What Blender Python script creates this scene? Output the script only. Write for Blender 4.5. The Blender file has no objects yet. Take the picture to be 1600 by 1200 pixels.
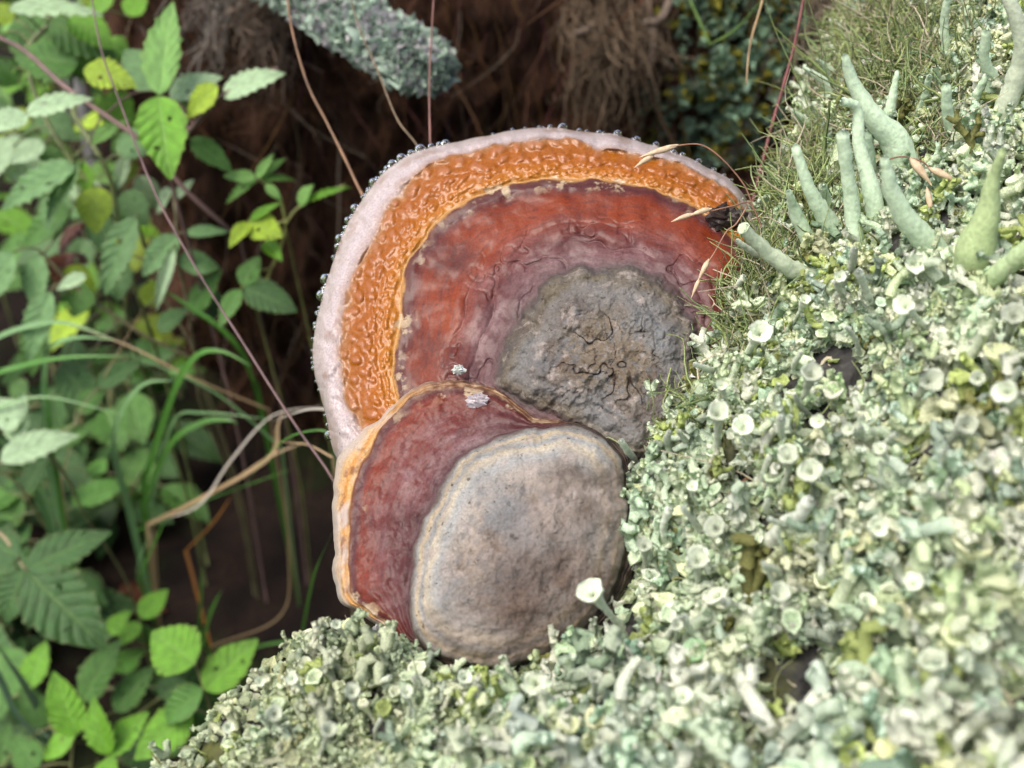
import bpy, math, random
import numpy as np
from mathutils import Vector, Matrix
random.seed(7); RNG = np.random.default_rng(7)
SC = bpy.context.scene
COL = SC.collection

# ------------------------------------------------------------------ camera, sky, sun, exposure
PITCH = math.radians(35.0); HFOV = math.radians(50.0)
CAM = np.array([0.0, 0.0, 0.90])
WF = 2 * math.tan(HFOV / 2)
RT = np.array([1.0, 0, 0])
UP = np.array([0, math.sin(PITCH), math.cos(PITCH)])
FW = np.array([0, math.cos(PITCH), -math.sin(PITCH)])
cd = bpy.data.cameras.new('camera'); cam = bpy.data.objects.new('camera', cd); COL.objects.link(cam)
cam.location = CAM; cam.rotation_euler = (math.pi / 2 - PITCH, 0, 0)
cd.sensor_width = 36; cd.lens = 36 / WF; cd.clip_start = 0.01; cd.clip_end = 500
cd.dof.use_dof = True; cd.dof.focus_distance = 0.50; cd.dof.aperture_fstop = 7.0
SC.camera = cam
SUN_EL, SUN_AZ = math.radians(60), math.radians(-125)      # azimuth from +Y towards +X
w = bpy.data.worlds.new('World'); SC.world = w; w.use_nodes = True
wn = w.node_tree; sky = wn.nodes.new('ShaderNodeTexSky'); sky.sky_type = 'NISHITA'; sky.sun_disc = False
sky.sun_elevation = SUN_EL; sky.sun_rotation = SUN_AZ; sky.dust_density = 6.0; sky.air_density = 0.8; sky.ozone_density = 0.3
wn.links.new(sky.outputs[0], wn.nodes['Background'].inputs[0]); wn.nodes['Background'].inputs[1].default_value = 0.15
sl = bpy.data.lights.new('sun', 'SUN'); sl.energy = 1.3; sl.angle = math.radians(45); sl.color = (1, .985, .955)
sun = bpy.data.objects.new('sun', sl); COL.objects.link(sun)
sd_ = Vector((math.sin(SUN_AZ) * math.cos(SUN_EL), math.cos(SUN_AZ) * math.cos(SUN_EL), math.sin(SUN_EL)))
sun.rotation_euler = sd_.to_track_quat('Z', 'Y').to_euler(); sun.location = (0, 0, 5)
vs = SC.view_settings; vs.view_transform = 'Standard'; vs.look = 'None'; vs.gamma = 1.0; vs.exposure = 0.85
SC.render.engine = 'CYCLES'; SC.cycles.use_denoising = True; SC.cycles.max_bounces = 8; SC.cycles.transmission_bounces = 6
SC.cycles.use_adaptive_sampling = True; SC.cycles.adaptive_threshold = 0.02

def un(px, py, d):
    """point seen at (px, py) of a 1600x1200 frame, d metres in front of the camera"""
    px = np.asarray(px, float); py = np.asarray(py, float); d = np.asarray(d, float)
    X = (px - 800) / 1600 * WF * d; Y = (600 - py) / 1600 * WF * d
    return CAM + X[..., None] * RT + Y[..., None] * UP + d[..., None] * FW
def proj(P):
    q = np.asarray(P) - CAM; d = q @ FW
    return 800 + (q @ RT) / d / WF * 1600, 600 - (q @ UP) / d / WF * 1600, d

# ------------------------------------------------------------------ noise
def h2(ix, iy, seed):
    n = (ix.astype(np.int64) * 374761393 + iy.astype(np.int64) * 668265263 + seed * 974634777) & 0xffffffff
    n = ((n ^ (n >> 13)) * 1274126177) & 0xffffffff
    n = ((n ^ (n >> 16)) * 2246822519) & 0xffffffff
    return ((n ^ (n >> 15)) & 0xffffff) / float(0xffffff)
def vn(x, y, seed=0):
    x = np.asarray(x, float); y = np.asarray(y, float)
    ix = np.floor(x); iy = np.floor(y); fx = x - ix; fy = y - iy
    fx = fx * fx * fx * (fx * (fx * 6 - 15) + 10); fy = fy * fy * fy * (fy * (fy * 6 - 15) + 10)
    a = h2(ix, iy, seed); b = h2(ix + 1, iy, seed); c = h2(ix, iy + 1, seed); d = h2(ix + 1, iy + 1, seed)
    return ((a * (1 - fx) + b * fx) * (1 - fy) + (c * (1 - fx) + d * fx) * fy) * 2 - 1
def fbm(x, y, o=4, seed=0):
    x = np.asarray(x, float); y = np.asarray(y, float); s = 0; a = .5
    for i in range(o):
        s = s + a * vn(x, y, seed + i * 17); x = x * 2.03 + 5.1; y = y * 2.03 + 1.7; a *= .5
    return s
def cell(x, y, seed=0):
    x = np.asarray(x, float); y = np.asarray(y, float); ix = np.floor(x); iy = np.floor(y)
    f1 = np.full(x.shape, 9.); f2 = np.full(x.shape, 9.)
    for dx in (-1, 0, 1):
        for dy in (-1, 0, 1):
            cx = ix + dx; cy = iy + dy
            d = np.hypot(cx + h2(cx, cy, seed) - x, cy + h2(cx, cy, seed + 5) - y)
            f2 = np.minimum(f2, np.maximum(f1, d)); f1 = np.minimum(f1, d)
    return f1, f2
def sst(a, b, x):
    t = np.clip((x - a) / (b - a), 0, 1); return t * t * (3 - 2 * t)

# ------------------------------------------------------------------ mesh helpers
def mesh_np(name, V, F, mats=None, col=None, attrs=None, uv=None, smooth=True):
    """V (n,3), F list of index arrays (m,k)"""
    if not isinstance(F, list): F = [F]
    me = bpy.data.meshes.new(name); V = np.ascontiguousarray(V, np.float32)
    loops = np.concatenate([f.ravel() for f in F]).astype(np.int32)
    tot = np.concatenate([np.full(len(f), f.shape[1], np.int32) for f in F])
    st = np.concatenate([[0], np.cumsum(tot)[:-1]]).astype(np.int32)
    me.vertices.add(len(V)); me.vertices.foreach_set('co', V.ravel())
    me.loops.add(len(loops)); me.loops.foreach_set('vertex_index', loops)
    me.polygons.add(len(tot)); me.polygons.foreach_set('loop_start', st); me.polygons.foreach_set('loop_total', tot)
    me.update(calc_edges=True)
    me.polygons.foreach_set('use_smooth', np.full(len(tot), smooth, bool))
    if col is not None:
        c = np.ones((len(V), 4), np.float32); c[:, :3] = col
        a = me.color_attributes.new('col', 'FLOAT_COLOR', 'POINT'); a.data.foreach_set('color', c.ravel())
    for k, v in (attrs or {}).items():
        a = me.attributes.new(k, 'FLOAT', 'POINT'); a.data.foreach_set('value', np.asarray(v, np.float32).ravel())
    if uv is not None:
        u = me.uv_layers.new(name='UVMap'); u.data.foreach_set('uv', np.asarray(uv, np.float32)[loops].ravel())
    me.validate()
    if mats: me.materials.append(mats)
    return me
def ob(name, me, parent=None, loc=None):
    o = bpy.data.objects.new(name, me); COL.objects.link(o)
    if parent is not None: o.parent = parent
    if loc is not None: o.location = loc
    return o
def thing(o, label, cat, group=None, kind=None):
    o['label'] = label; o['category'] = cat
    if group: o['group'] = group
    if kind: o['kind'] = kind
    return o
def struct(o): o['kind'] = 'structure'; return o
def root(name, loc, label, cat, group=None):
    e = bpy.data.objects.new(name, None); e.empty_display_size = .02; COL.objects.link(e); e.location = loc
    return thing(e, label, cat, group)
def put(name, V, F, mat, parent=None, base=None, **k):
    """mesh from world coordinates; origin at base"""
    b = np.zeros(3) if base is None else np.asarray(base, float)
    o = ob(name, mesh_np(name, np.asarray(V) - b, F, mat, **k))
    if parent is None: o.location = b
    else:
        o.parent = parent; q = parent; off = Vector(b)
        while q is not None: off = off - q.location; q = q.parent
        o.location = off
    return o
def grid_faces(nu, nv, wrap=False):
    i = np.arange(nu - 1)[:, None]; j = np.arange(nv if wrap else nv - 1)[None]
    a = i * nv + j; b = i * nv + (j + 1) % nv; c = (i + 1) * nv + (j + 1) % nv; d = (i + 1) * nv + j
    return np.stack([a, b, c, d], -1).reshape(-1, 4)
def tubes(P, R, S=6, cap=True):
    """P (M,K,3) paths, R (M,K) radii -> V, F"""
    P = np.asarray(P, float); R = np.asarray(R, float); M, K, _ = P.shape
    T = np.gradient(P, axis=1); T /= np.linalg.norm(T, axis=2, keepdims=True) + 1e-12
    T[:, 1:] *= np.cumprod(np.where((T[:, 1:] * T[:, :-1]).sum(2) < 0, -1, 1), 1)[..., None]
    ref = np.where(np.abs(T[:, :, 2:3]) > .9, np.array([1., 0, 0]), np.array([0., 0, 1.]))
    ref = ref[:, :1].repeat(K, 1)
    A = np.cross(T, ref); A /= np.linalg.norm(A, axis=2, keepdims=True) + 1e-12
    B = np.cross(T, A)
    an = np.arange(S) / S * 2 * math.pi
    V = P[:, :, None] + R[:, :, None, None] * (A[:, :, None] * np.cos(an)[:, None] + B[:, :, None] * np.sin(an)[:, None])
    f = grid_faces(K, S, True)
    F = (f[None] + (np.arange(M) * K * S)[:, None, None]).reshape(-1, 4)
    FF = [F]
    if cap:
        e = np.arange(S)
        FF.append(np.concatenate([(e + m) for m in [0]])[None] + (np.arange(M) * K * S)[:, None])
        FF.append(e[::-1][None] + (K - 1) * S + (np.arange(M) * K * S)[:, None])
    return V.reshape(-1, 3), FF
def spline(pts, n):
    """Catmull-Rom through pts (k,d)"""
    p = np.asarray(pts, float)
    if len(p) == 2: return p[0] + (p[1] - p[0]) * np.linspace(0, 1, n)[:, None]
    p = np.vstack([2 * p[0] - p[1], p, 2 * p[-1] - p[-2]]); k = len(p) - 3
    t = np.linspace(0, k, n); i = np.minimum(t.astype(int), k - 1); f = (t - i)[:, None]
    a, b, c, d = p[i], p[i + 1], p[i + 2], p[i + 3]
    return .5 * (2 * b + (c - a) * f + (2 * a - 5 * b + 4 * c - d) * f ** 2 + (3 * b - a - 3 * c + d) * f ** 3)
def merge(parts):
    V, F, C, n = [], {}, [], 0
    for p in parts:
        v, f = p[0], p[1]
        for q in (f if isinstance(f, list) else [f]): F.setdefault(q.shape[1], []).append(q + n)
        V.append(v); n += len(v)
        if len(p) > 2: C.append(np.broadcast_to(p[2], (len(v), 3)))
    return np.vstack(V), [np.vstack(q) for q in F.values()], (np.vstack(C) if C else None)
def rots(Z, ang):
    """rotation matrices with local z along Z (n,3), turned by ang"""
    Z = Z / (np.linalg.norm(Z, axis=1, keepdims=True) + 1e-12)
    r = np.where(np.abs(Z[:, 2:3]) > .95, np.array([1., 0, 0]), np.array([0., 0, 1.]))
    X = np.cross(r, Z); X /= np.linalg.norm(X, axis=1, keepdims=True); Y = np.cross(Z, X)
    c = np.cos(ang)[:, None]; s = np.sin(ang)[:, None]
    return np.stack([X * c + Y * s, Y * c - X * s, Z], 2)
def bake(tv, tf, R, T, S, colr, tw=None):
    """copies of a template; tw per-vertex colour weight towards white"""
    n = len(T); S = np.asarray(S)
    if S.ndim == 1: S = S[:, None].repeat(3, 1)
    V = np.einsum('nij,nkj->nki', R, tv[None] * S[:, None]) + T[:, None]
    k = len(tv); tf = tf if isinstance(tf, list) else [tf]
    F = [(f[None] + (np.arange(n) * k)[:, None, None]).reshape(-1, f.shape[1]) for f in tf]
    C = colr[:, None].repeat(k, 1)
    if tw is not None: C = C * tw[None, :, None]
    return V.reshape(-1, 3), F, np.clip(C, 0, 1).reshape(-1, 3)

# ------------------------------------------------------------------ material helpers
class NT:
    def __init__(s, name):
        s.m = bpy.data.materials.new(name); s.m.use_nodes = True; s.t = s.m.node_tree
        s.b = s.t.nodes['Principled BSDF']; s.out = s.t.nodes['Material Output']
    def n(s, typ, **kw):
        x = s.t.nodes.new('ShaderNode' + typ)
        for k, v in kw.items():
            if k[0] == 'i' and k[1:].isdigit(): s.set(x.inputs[int(k[1:])], v)
            elif hasattr(x, k) and k not in ('Scale',): setattr(x, k, v)
            else: s.set(x.inputs[k.replace('_', ' ')], v)
        return x
    def set(s, inp, v):
        if isinstance(v, bpy.types.NodeSocket): s.t.links.new(v, inp)
        elif isinstance(v, bpy.types.Node): s.t.links.new(v.outputs[0], inp)
        else:
            if hasattr(inp.default_value, '__len__') and isinstance(v, (tuple, list)) and len(v) == 3 and len(inp.default_value) == 4: v = (*v, 1)
            inp.default_value = v
    def noise(s, scale, detail=4, vec=None, rough=.55, dist=0):
        x = s.n('TexNoise'); x.inputs['Scale'].default_value = scale; x.inputs['Detail'].default_value = detail
        x.inputs['Roughness'].default_value = rough; x.inputs['Distortion'].default_value = dist
        s.set(x.inputs['Vector'], vec if vec is not None else s.obj()); return x.outputs[0]
    def obj(s):
        if not hasattr(s, '_o'): s._o = s.n('TexCoord').outputs['Object']
        return s._o
    def ramp(s, fac, stops, interp='LINEAR'):
        x = s.n('ValToRGB'); e = x.color_ramp.elements; x.color_ramp.interpolation = interp
        while len(e) < len(stops): e.new(1)
        for i, (p, c) in enumerate(stops):
            e[i].position = p; e[i].color = (*c, 1) if hasattr(c, '__len__') else (c, c, c, 1)
        s.set(x.inputs[0], fac); return x.outputs[0]
    def mix(s, f, a, b, mode='MIX'):
        x = s.n('MixRGB', blend_type=mode); s.set(x.inputs[0], f); s.set(x.inputs[1], a); s.set(x.inputs[2], b); return x.outputs[0]
    def math(s, op, a, b=0.0, c=0.0):
        x = s.n('Math', operation=op); s.set(x.inputs[0], a); s.set(x.inputs[1], b); s.set(x.inputs[2], c); return x.outputs[0]
    def attr(s, name):
        x = s.n('Attribute', attribute_name=name); return x
    def bump(s, h, strength=.3, dist=.001):
        x = s.n('Bump'); s.set(x.inputs['Height'], h); x.inputs['Strength'].default_value = strength; x.inputs['Distance'].default_value = dist
        s.set(s.b.inputs['Normal'], x.outputs[0])
    def p(s, **kw):
        for k, v in kw.items(): s.set(s.b.inputs[k.replace('_', ' ')], v)
        return s.m

def m_vcol(name, rough=.8, nscale=900, spec=.3, trans=0.0, bump=.3):
    t = NT(name); c = t.attr('col').outputs['Color']
    n = t.noise(nscale, 3)
    c = t.mix(1, c, t.ramp(n, [(.3, .62), (.7, 1.15)]), 'MULTIPLY')
    t.p(Base_Color=c, Roughness=rough); t.b.inputs['Specular IOR Level'].default_value = spec
    if bump: t.bump(n, bump, .0006)
    if trans:
        tr = t.n('BsdfTranslucent'); t.set(tr.inputs[0], c); mx = t.n('MixShader'); mx.inputs[0].default_value = trans
        t.t.links.new(t.b.outputs[0], mx.inputs[1]); t.t.links.new(tr.outputs[0], mx.inputs[2]); t.t.links.new(mx.outputs[0], t.out.inputs[0])
    return t.m
def m_flat(name, c1, c2, rough=.7, scale=200, bump=.3, spec=.3, bdist=.0008):
    t = NT(name); n = t.noise(scale, 5)
    t.p(Base_Color=t.ramp(n, [(.3, c1), (.7, c2)]), Roughness=rough); t.b.inputs['Specular IOR Level'].default_value = spec
    if bump: t.bump(n, bump, bdist)
    return t.m

# ------------------------------------------------------------------ ground and bank (the setting)
def m_soil(name, dark, light, green):
    t = NT(name); a = t.noise(14, 6); b = t.noise(160, 5); g = t.noise(5, 4)
    c = t.ramp(b, [(.3, dark), (.62, light), (.8, tuple(x * 1.5 for x in light))])
    c = t.mix(t.ramp(a, [(.45, 0), (.62, 1)]), c, dark)
    c = t.mix(t.ramp(g, [(.5, 0), (.6, .8)]), c, green)
    t.p(Base_Color=c, Roughness=.95); t.bump(b, .8, .004); t.b.inputs['Specular IOR Level'].default_value = .15
    return t.m
M_GROUND = m_soil('forest_floor', (.006, .004, .0035), (.020, .012, .009), (.014, .022, .006))  # near-black soil tones stand in for the shade of the hollow
n = 181
gx = np.sign(np.linspace(-1, 1, n)) * np.abs(np.linspace(-1, 1, n)) ** 5 * 150
X, Y = np.meshgrid(gx, gx + 1.0, indexing='ij')
Z = .03 * fbm(X * 6, Y * 6, 4, 3) + .05 * fbm(X * 1.1, Y * 1.1, 3, 9) * np.clip(np.hypot(X, Y - 1) - .5, 0, 4)
struct(put('ground', np.stack([X, Y, Z], -1).reshape(-1, 3), grid_faces(n, n), M_GROUND))
def ground_z(x, y):
    return float(.03 * fbm(np.array(x * 6.), np.array(y * 6.), 4, 3) + .05 * fbm(np.array(x * 1.1), np.array(y * 1.1), 3, 9) * np.clip(math.hypot(x, y - 1) - .5, 0, 4))

def bank_y(x, z):
    """face of the peat bank; left end turns away from the camera, foot is undercut"""
    y = 1.02 + .05 * fbm(x * 5, z * 5, 4, 21) + .035 * fbm(x * 22, z * 9, 3, 22) + .016 * fbm(x * 90, z * 30, 3, 23)
    y = y + .18 * sst(.34, .05, z) 
    y = y + 9 * np.clip(-.34 - x + .05 * fbm(z * 6, x * 2, 2, 5), 0, 1) ** 1.7
    y = y - .25 * sst(.15, .6, x)
    return y
M_BANK = NT('peat')
_f = M_BANK.n('Mapping'); M_BANK.set(_f.inputs[0], M_BANK.obj()); _f.inputs['Scale'].default_value = (1, 1, .35)
_b = M_BANK.noise(150, 6, _f.outputs[0], .65, .6); _a = M_BANK.noise(12, 5)
_c = M_BANK.ramp(_b, [(.3, (.012, .006, .004)), (.5, (.045, .021, .012)), (.68, (.105, .052, .028)), (.85, (.18, .115, .07))])
_c = M_BANK.mix(M_BANK.ramp(_a, [(.4, 0), (.65, .6)]), _c, (.03, .018, .013))
M_BANK.p(Base_Color=_c, Roughness=.95); M_BANK.bump(_b, .9, .006); M_BANK.b.inputs['Specular IOR Level'].default_value = .12
nx, nz = 320, 190
xs = np.linspace(-.75, 1.6, nx); zs = np.linspace(-.06, .98, nz)
X, Z = np.meshgrid(xs, zs, indexing='ij'); Y = bank_y(X, Z)
top = [np.stack([xs, Y[:, -1] + d, np.full(nx, .98 + h)], -1) for d, h in ((.03, .03), (.12, .05), (.6, .06), (3, .02), (3.2, -.2))]
P = np.concatenate([np.stack([X, Y, Z], -1), np.stack(top, 1)], 1)
struct(put('bank', P.reshape(-1, 3), grid_faces(nx, nz + len(top)), M_BANK.m))

# fine rootlets hanging from the bank
def on_bank(px, py):
    """world point where the ray through (px,py) meets the bank"""
    px = np.asarray(px, float); py = np.asarray(py, float)
    d = np.full(px.shape, 1.1)
    for _ in range(14):
        p = un(px, py, d); d = d + .7 * (bank_y(p[..., 0], p[..., 2]) - p[..., 1])
        d = np.clip(d, .5, 3)
    return un(px, py, d)
M_ROOT = m_vcol('rootlet', .85, 600, .2)
NR = 4200
xs_ = RNG.uniform(-.42, .75, NR); zs_ = RNG.uniform(.05, .9, NR)
p0 = np.stack([xs_, bank_y(xs_, zs_) + .004, zs_], -1)
K = 7; tt = np.linspace(0, 1, K)[None, :, None]
L = (RNG.gamma(2, .018, NR) + .012)[:, None, None]
dirv = np.stack([RNG.normal(0, .55, NR), -np.abs(RNG.normal(.25, .25, NR)), -np.abs(RNG.normal(.8, .5, NR))], -1)[:, None]
curl = RNG.normal(0, .45, (NR, 1, 3))
path = p0[:, None] + L * (dirv * tt + curl * tt ** 2) + np.array([0, 0, -1.]) * L * tt ** 2 * .5
path += RNG.normal(0, .0012, path.shape) * (tt > 0)
rad = (RNG.gamma(2, .00028, NR) + .0002)[:, None] * np.linspace(1, .35, K)[None]
V, F = tubes(path, rad, 4)
cc = np.array([.075, .037, .020]) * RNG.uniform(.2, 1.6, (NR, 1)) * np.array([1, 1, 1]) + RNG.normal(0, .006, (NR, 3))
pale = RNG.random(NR) < .07; cc[pale] = np.array([.26, .21, .155]) * RNG.uniform(.5, 1.1, (pale.sum(), 1))
thing(put('rootlets', V, F, M_ROOT, col=np.clip(cc, .004, 1).repeat(K * 4, 0)), 'fine brown rootlets hanging out of the dark peat bank', 'roots', kind='stuff')

# ------------------------------------------------------------------ stump under the lichen (loft from its left outline to beyond the frame)
SIL = np.array([(130, 1330, .425), (265, 1215, .435), (335, 1130, .445), (410, 1070, .455), (480, 1010, .462), (530, 985, .468), (620, 1025, .468), (710, 1040, .462),
    (800, 1022, .462), (870, 975, .466), (930, 920, .470), (970, 850, .472), (978, 780, .475), (992, 715, .482), (1030, 640, .492), (1080, 575, .505), (1110, 510, .515),
    (1145, 440, .527), (1180, 385, .540), (1200, 330, .555), (1225, 265, .580), (1250, 200, .605), (1275, 140, .630), (1300, 80, .66), (1330, 20, .69), (1365, -60, .72), (1400, -160, .76)])
END = np.array([(1150, 1950, .27), (1500, 1900, .27), (1900, 1800, .27), (2150, 1500, .28), (2300, 1200, .295), (2350, 950, .31), (2400, 700, .335), (2400, 400, .37), (2400, 100, .41), (2400, -200, .46), (2400, -500, .52)])
NV, NU = 240, 200
END[:, 2] *= .84
S_ = spline(SIL, NV); E_ = spline(END, NV)
u = np.linspace(0, 1, NU)[None]
PX = S_[:, :1] + (E_[:, :1] - S_[:, :1]) * u; PY = S_[:, 1:2] + (E_[:, 1:2] - S_[:, 1:2]) * u
DD = S_[:, 2:] + (E_[:, 2:] - S_[:, 2:]) * (u ** .72)
DD = DD + .022 * fbm(PX / 170, PY / 170, 4, 41) * sst(0, .06, u) + .016 * fbm(PX / 62, PY / 62, 3, 44) * sst(0, .05, u)
G = un(PX, PY, DD)                                   # (NV,NU,3)
# back of the stump: from the outline down to the ground
back = []
for k, (dz, off) in enumerate(((-.012, .006), (-.04, .012), (-.10, .010), (-.2, 0), (-.4, -.02))):
    q = G[:, 0].copy(); q[:, 2] += dz; q[:, 0] += off + .006 * fbm(np.arange(NV) / 9., np.full(NV, k * 3.1), 3, 51); q[:, 1] += off
    if k == 4: q[:, 2] = -.04
    back.append(q)
right = []
for dz in (.03, .3, 0):
    q = G[:, -1].copy(); q[:, 2] -= dz; q[:, 0] += .01
    if dz == 0: q[:, 2] = -.04
    right.append(q)
G2 = np.concatenate([np.stack(back[::-1], 1), G, np.stack(right, 1)], 1)
e0 = G2[:1].copy(); e0[..., 2] = -.04; e1 = G2[-1:].copy(); e1[..., 2] = -.04
G2 = np.concatenate([e0, G2, e1], 0)
ts = NT('rotten_wood'); _b = ts.noise(180, 6); _g = ts.noise(28, 4)
_c = ts.ramp(_b, [(.3, (.010, .010, .010)), (.55, (.030, .029, .028)), (.8, (.075, .07, .066))])
_c = ts.mix(ts.ramp(_g, [(.56, 0), (.68, .8)]), _c, (.085, .095, .016))
ts.p(Base_Color=_c, Roughness=.85); ts.bump(_b, .8, .003)
stump = put('stump', G2.reshape(-1, 3), grid_faces(G2.shape[0], G2.shape[1]), ts.m, base=(.25, .35, 0))
thing(stump, 'dark rotten stump overgrown with pale lichen that carries the bracket fungus', 'stump')
GP = G.reshape(-1, 3); gpx, gpy = PX.ravel(), PY.ravel(); gd = DD.ravel()
def sdep(px, py): return float(gd[np.argmin((gpx - px) ** 2 + (gpy - py) ** 2)])
dv = np.gradient(G, axis=0); du = np.gradient(G, axis=1); NRM = np.cross(du, dv); NRM /= np.linalg.norm(NRM, axis=2, keepdims=True) + 1e-12
if (NRM @ (-FW)).mean() < 0: NRM = -NRM
AREA = np.linalg.norm(np.cross(du, dv), axis=2)
IN = (PX < 1760) & (PX > 40) & (PY > -120) & (PY < 1420)

# ------------------------------------------------------------------ bracket fungus
def Dp(px, py): return .515 + (560 - py) * .00013 + (800 - px) * .00004
def polar(pts, c):
    p = np.asarray(pts, float) - c; a = np.arctan2(p[:, 1], p[:, 0]); r = np.hypot(p[:, 0], p[:, 1]); o = np.argsort(a)
    return a[o], r[o]
def radial(pts, c, th, sm=5):
    a, r = polar(pts, c)
    v = np.interp(th, a, r, period=2 * math.pi)
    k = np.hanning(2 * sm + 3)[1:-1]; k /= k.sum()
    return np.convolve(np.concatenate([v[-sm - 1:], v, v[:sm + 1]]), k, 'same')[sm + 1:-sm - 1]
NTH = 760; TH = np.linspace(-math.pi, math.pi, NTH, endpoint=False)
C1 = np.array([960., 560.])
HID = [(560, 790), (700, 860), (900, 880), (1100, 800), (1200, 650), (1225, 500)]
OUT1 = [(1203, 400), (1183, 345), (1165, 308), (1140, 280), (1100, 259), (1050, 238), (1000, 222), (950, 210), (900, 203), (850, 200), (800, 203), (760, 211), (720, 221), (680, 229), (640, 243), (610, 262),
        (585, 285), (565, 312), (545, 345), (530, 380), (517, 415), (506, 450), (497, 485), (491, 515), (489, 545), (490, 570), (492, 590), (500, 622), (508, 648), (517, 685), (524, 712)] + HID
RIM1 = [(1190, 410), (1168, 350), (1148, 312), (1128, 291), (1094, 270), (1046, 251), (998, 240), (955, 232), (935, 240), (918, 224), (890, 218), (835, 222), (760, 234), (710, 243), (672, 258), (642, 285), (615, 317), (598, 335),
        (590, 370), (566, 405), (547, 452), (541, 470), (535, 510), (532, 547), (537, 585), (542, 622), (560, 648), (580, 690)] + [(600, 780), (720, 840), (900, 862), (1090, 785), (1180, 640), (1205, 500)]
AMB1 = [(1165, 415), (1148, 375), (1112, 343), (1087, 327), (1050, 310), (1000, 292), (937, 282), (875, 282), (800, 289), (760, 302), (710, 325), (672, 357), (657, 387), (635, 420), (626, 457), (629, 497), (622, 522), (620, 560), (614, 590),
        (622, 630), (640, 680), (700, 760), (800, 810), (920, 830), (1070, 750), (1140, 620), (1170, 500)]
GRY1 = [(1087, 532), (1082, 495), (1060, 467), (1035, 440), (1000, 425), (960, 417), (900, 424), (865, 434), (843, 455), (832, 482), (808, 512), (788, 534), (776, 578), (778, 600), (810, 622), (838, 632), (872, 655), (897, 665), (935, 685), (975, 712), (1010, 720), (1050, 690), (1075, 620)]
ro, rr, ra, rg = (radial(q, C1, TH) for q in (OUT1, RIM1, AMB1, GRY1))
ro = np.maximum(ro + 5 * fbm(np.cos(TH) * 7, np.sin(TH) * 7, 3, 301), rr + 4)
rr = rr + np.minimum(9 * fbm(np.cos(TH) * 12, np.sin(TH) * 12, 3, 302), ro - rr - 3); ra = ra + 6 * fbm(np.cos(TH) * 9, np.sin(TH) * 9, 3, 303); rg = rg + 9 * fbm(np.cos(TH) * 6, np.sin(TH) * 6, 3, 304)
def lobe(svals, rings, hfun, cen, extra):
    """rings: radii arrays at integer s (0 = centre); returns V grid for svals"""
    sv = np.asarray(svals)[:, None]; R = np.zeros((len(svals), NTH))
    rs = [np.zeros(NTH)] + rings
    i = np.clip(np.floor(sv[:, 0]).astype(int), 0, len(rs) - 2)
    for k in range(len(svals)):
        f = svals[k] - i[k]; R[k] = rs[i[k]] * (1 - f) + rs[i[k] + 1] * f
    px = cen[0] + R * np.cos(TH); py = cen[1] + R * np.sin(TH)
    s2 = np.broadcast_to(sv, R.shape); h, b = hfun(s2, px, py, R)
    return un(px, py, Dp(px, py) - h), s2, b, px, py

def h_upper(s, px, py, R):
    base = np.interp(s, [0, .6, .92, 1.0, 1.06, 1.5, 1.93, 1.99, 2.03, 2.25, 2.55, 2.8, 3.0], [.028, .025, .017, .012, .0095, .0085, .0045, .003, .0012, .0015, .0012, -.001, -.0025])
    q = np.clip(s - 3, 0, 1); base = np.where(s > 3, -.0025 - .024 * (1 - np.sqrt(np.maximum(1 - q ** 2, 0))), base)
    b = np.zeros(s.shape); h = np.zeros(s.shape)
    wx = px + 9 * fbm(px / 60, py / 60, 2, 1); wy = py + 9 * fbm(px / 60, py / 60, 2, 2)
    # amber: glossy warts, larger outwards
    am = sst(2.02, 2.14, s) * (1 - sst(3.0, 3.25, s))
    f1, f2 = cell(wx / 19, wy / 19, 3); w1 = sst(.62, .08, f1)
    g1, g2 = cell(wx / 10, wy / 10, 8); w2 = sst(.62, .08, g1)
    big = sst(2.35, 2.75, s)
    wart = w1 * (.25 + .75 * big) + w2 * (.55 - .3 * big)
    groove = np.exp(-((s - 2.52 - .08 * fbm(px / 60, py / 60, 2, 77)) / .09) ** 2) * sst(700, 900, px)
    h += am * (.0018 * wart - .0014 * groove + .0020 * fbm(px / 40, py / 40, 2, 5)); b += am * wart
    # red: concentric growth furrows, dimples
    rd = sst(1.0, 1.06, s) * (1 - sst(1.9, 2.0, s))
    ph = s * 1.0 + .16 * fbm(px / 90, py / 90, 3, 11)
    fur = np.abs(np.sin(ph * 13)) ** .6
    h += rd * (.0034 * fur * (1 - sst(1.25, 1.75, s)) * (.5 + .9 * fbm(px / 80, py / 80, 2, 19)) + .0034 * fbm(px / 70, py / 70, 3, 12) + .00035 * fbm(px / 16, py / 16, 3, 13))
    d1, d2 = cell(wx / 75, wy / 75, 31); h -= rd * .0012 * sst(.25, .0, d1)
    h -= rd * .0012 * np.clip(1 - np.abs(fbm(px / 60, py / 60, 3, 14)) / .035, 0, 1) * sst(1.7, 1.3, s)
    # grey crust: cracked and knobbly
    gr = 1 - sst(.97, 1.03, s)
    rdg = lambda k, sd_: np.clip(1 - np.abs(fbm(wx / k, wy / k, 3, sd_)) / .05, 0, 1)
    crk = rdg(42, 41) * sst(.75, .35, s) + .6 * rdg(22, 42) * sst(.55, .2, s) * (fbm(px / 50, py / 50, 2, 47) > -.05)
    h += gr * (.0042 * fbm(px / 45, py / 45, 4, 43) + .0022 * fbm(px / 13, py / 13, 4, 44) - .0011 * crk + .0012 * np.abs(np.sin(s * 15 + 2 * fbm(px / 50, py / 50, 2, 45))) * sst(.45, .7, s))
    b += gr * crk
    rm = sst(2.95, 3.15, s)
    v1, v2 = cell(wx / 24, wy / 34, 51)
    h += rm * (.0042 * fbm(px / 30, py / 30, 3, 52) + .0013 * np.clip(1 - v1 / .7, 0, 1) + .0006 * fbm(px / 7, py / 7, 2, 53))
    return base + h, b

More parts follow.
